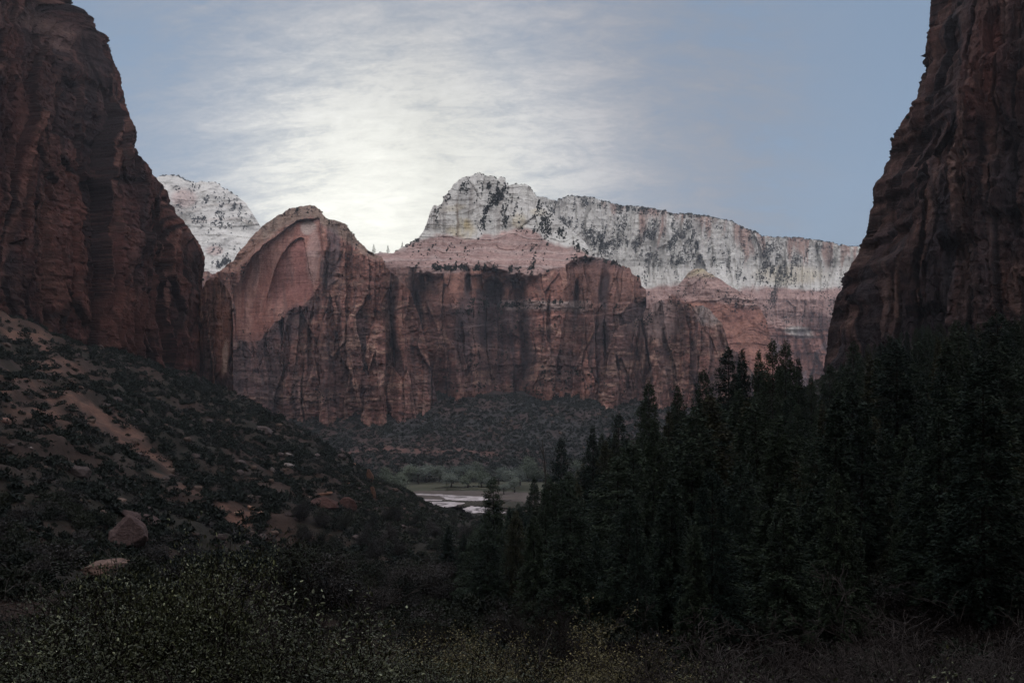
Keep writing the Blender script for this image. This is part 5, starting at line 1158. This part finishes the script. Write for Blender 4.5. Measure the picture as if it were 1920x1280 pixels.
# bare twiggy shrubs
BR = []
for i, (h, sp_, dep, kd, mt) in enumerate(((2.6, .75, 5, (3, 4), M_twig), (2.2, .95, 5, (3, 4), M_twig), (3.0, .6, 5, (3, 4), M_twig_dark))):
    b, _ = bare_tree(400+i, h, sp_, dep, mt, rad=.022, curve=.4, up=.5, minr=.0020, kids=kd, s0=fan(6, i, 1.3), lens=.66, k=4); BR.append([('branches', proto('branches', b, mt))])
def bare(k, px, top, Y, hgt, wide, lab):
    x = (px-CX)/F*Y; zt = (HY-top)/F*Y; g = float(H(np.array(x), np.array(float(Y)))); hgt = max(hgt, 0); z = max(zt-hgt, g-.2) if zt-hgt > g else zt-hgt
    if zt-hgt > g: hgt = zt-g+.2; z = g-.2
    s = hgt/TOPZ(BR[k]); place(BR[k], 'bare_shrub', (x, Y, z), float(rng.uniform(0, 6)), (s*wide, s*wide, s), lab, 'shrub', None)
for a in ((0,1735,1085,12,2.6,1.2,'tall bare twiggy shrub with a reddish upright crown, lower right'),(1,1660,1130,12.5,2.3,1.3,'bare spreading shrub left of the tall reddish twiggy one'),(1,1500,1160,13,2.2,1.5,'bare shrub with twigs arching to the left, lower right of the middle'),
  (0,1850,1130,11,2.2,1.3,'bare shrub with pale crooked branches near the right edge'),(1,1905,1190,9,1.8,1.3,'bare shrub cut by the right edge'),(0,1315,1150,15,2.4,1.1,'small bare shrub standing alone in the dark, right of the leafy oak'),
  (1,1350,1215,14,1.8,1.3,'low bare shrub under the one standing alone'),(1,1580,1200,9.5,1.6,1.4,'low bare tangle in front of the arching twigs'),(0,1760,1190,8.5,1.5,1.4,'bare pale branched tangle in front of the tall reddish one'),(2,1010,1110,34,6.0,1.0,'bare crooked small tree in the deep shade at the middle'),
  (2,790,1150,28,3.4,1.2,'pale bare stems in a fan above the brown olive shrub'),(1,570,1075,26,3.0,1.0,'bare grey twiggy shrub right behind the glossy shrubs'),(2,530,1070,30,3.4,.8,'upright bare twigs behind the top of the glossy shrubs'),(1,15,1040,15,2.6,1.2,'bare grey twigs at the left edge above the dim shrub'),
  (0,620,1105,17,2.4,1.2,'bare twigs low behind the end of the glossy shrubs')):
    bare(*a)
# rough brush covering the ground between
r = np.random.default_rng(71); x = r.uniform(-30, 34, 9000); y = r.uniform(10, 62, 9000); k = (np.abs(x) < y*.72) & (r.random(9000) < .25+y/100); x, y = x[k], y[k]
z = H(x, y); s = r.uniform(.5, 1.2, len(x))*(.7+y/60); m_ = x < 2+y*.02
brush_mass('near_brush', np.stack([x, y, z-.1], -1)[m_], s[m_], 260, .085, M_bush, 'dim brush covering the slope just beyond the near shrubs on the left', 'scrub', 6)
brush_mass('near_brush', np.stack([x, y, z-.1], -1)[~m_], s[~m_]*.8, 260, .06, M_twig_dark, 'dim leafless brush covering the shaded slope on the right', 'scrub', 7)

# ------------------------------------------------------------------ air
def build_haze():
    b = [(-3700, -3700, -90), (3700, 3700, 1120)]
    V = np.array([[b[i][0], b[j][1], b[k][2]] for i in (0, 1) for j in (0, 1) for k in (0, 1)], float)
    Fc = np.array([[0, 1, 3, 2], [4, 6, 7, 5], [0, 4, 5, 1], [2, 3, 7, 6], [0, 2, 6, 4], [1, 5, 7, 3]])
    m = bpy.data.materials.new('air'); m.use_nodes = True; t = NT(m.node_tree); t.n.remove(t.n['Principled BSDF'])
    v = t.node('ShaderNodeVolumePrincipled'); v.inputs['Color'].default_value = (.80, .86, .97, 1); v.inputs['Density'].default_value = .00007; v.inputs['Anisotropy'].default_value = .2
    t.l.new(v.outputs[0], t.n['Material Output'].inputs['Volume'])
    o = mk('haze', V, Fc, m); tag(o, kind='stuff', label='thin blue haze filling the canyon air', cat='haze')
build_haze()
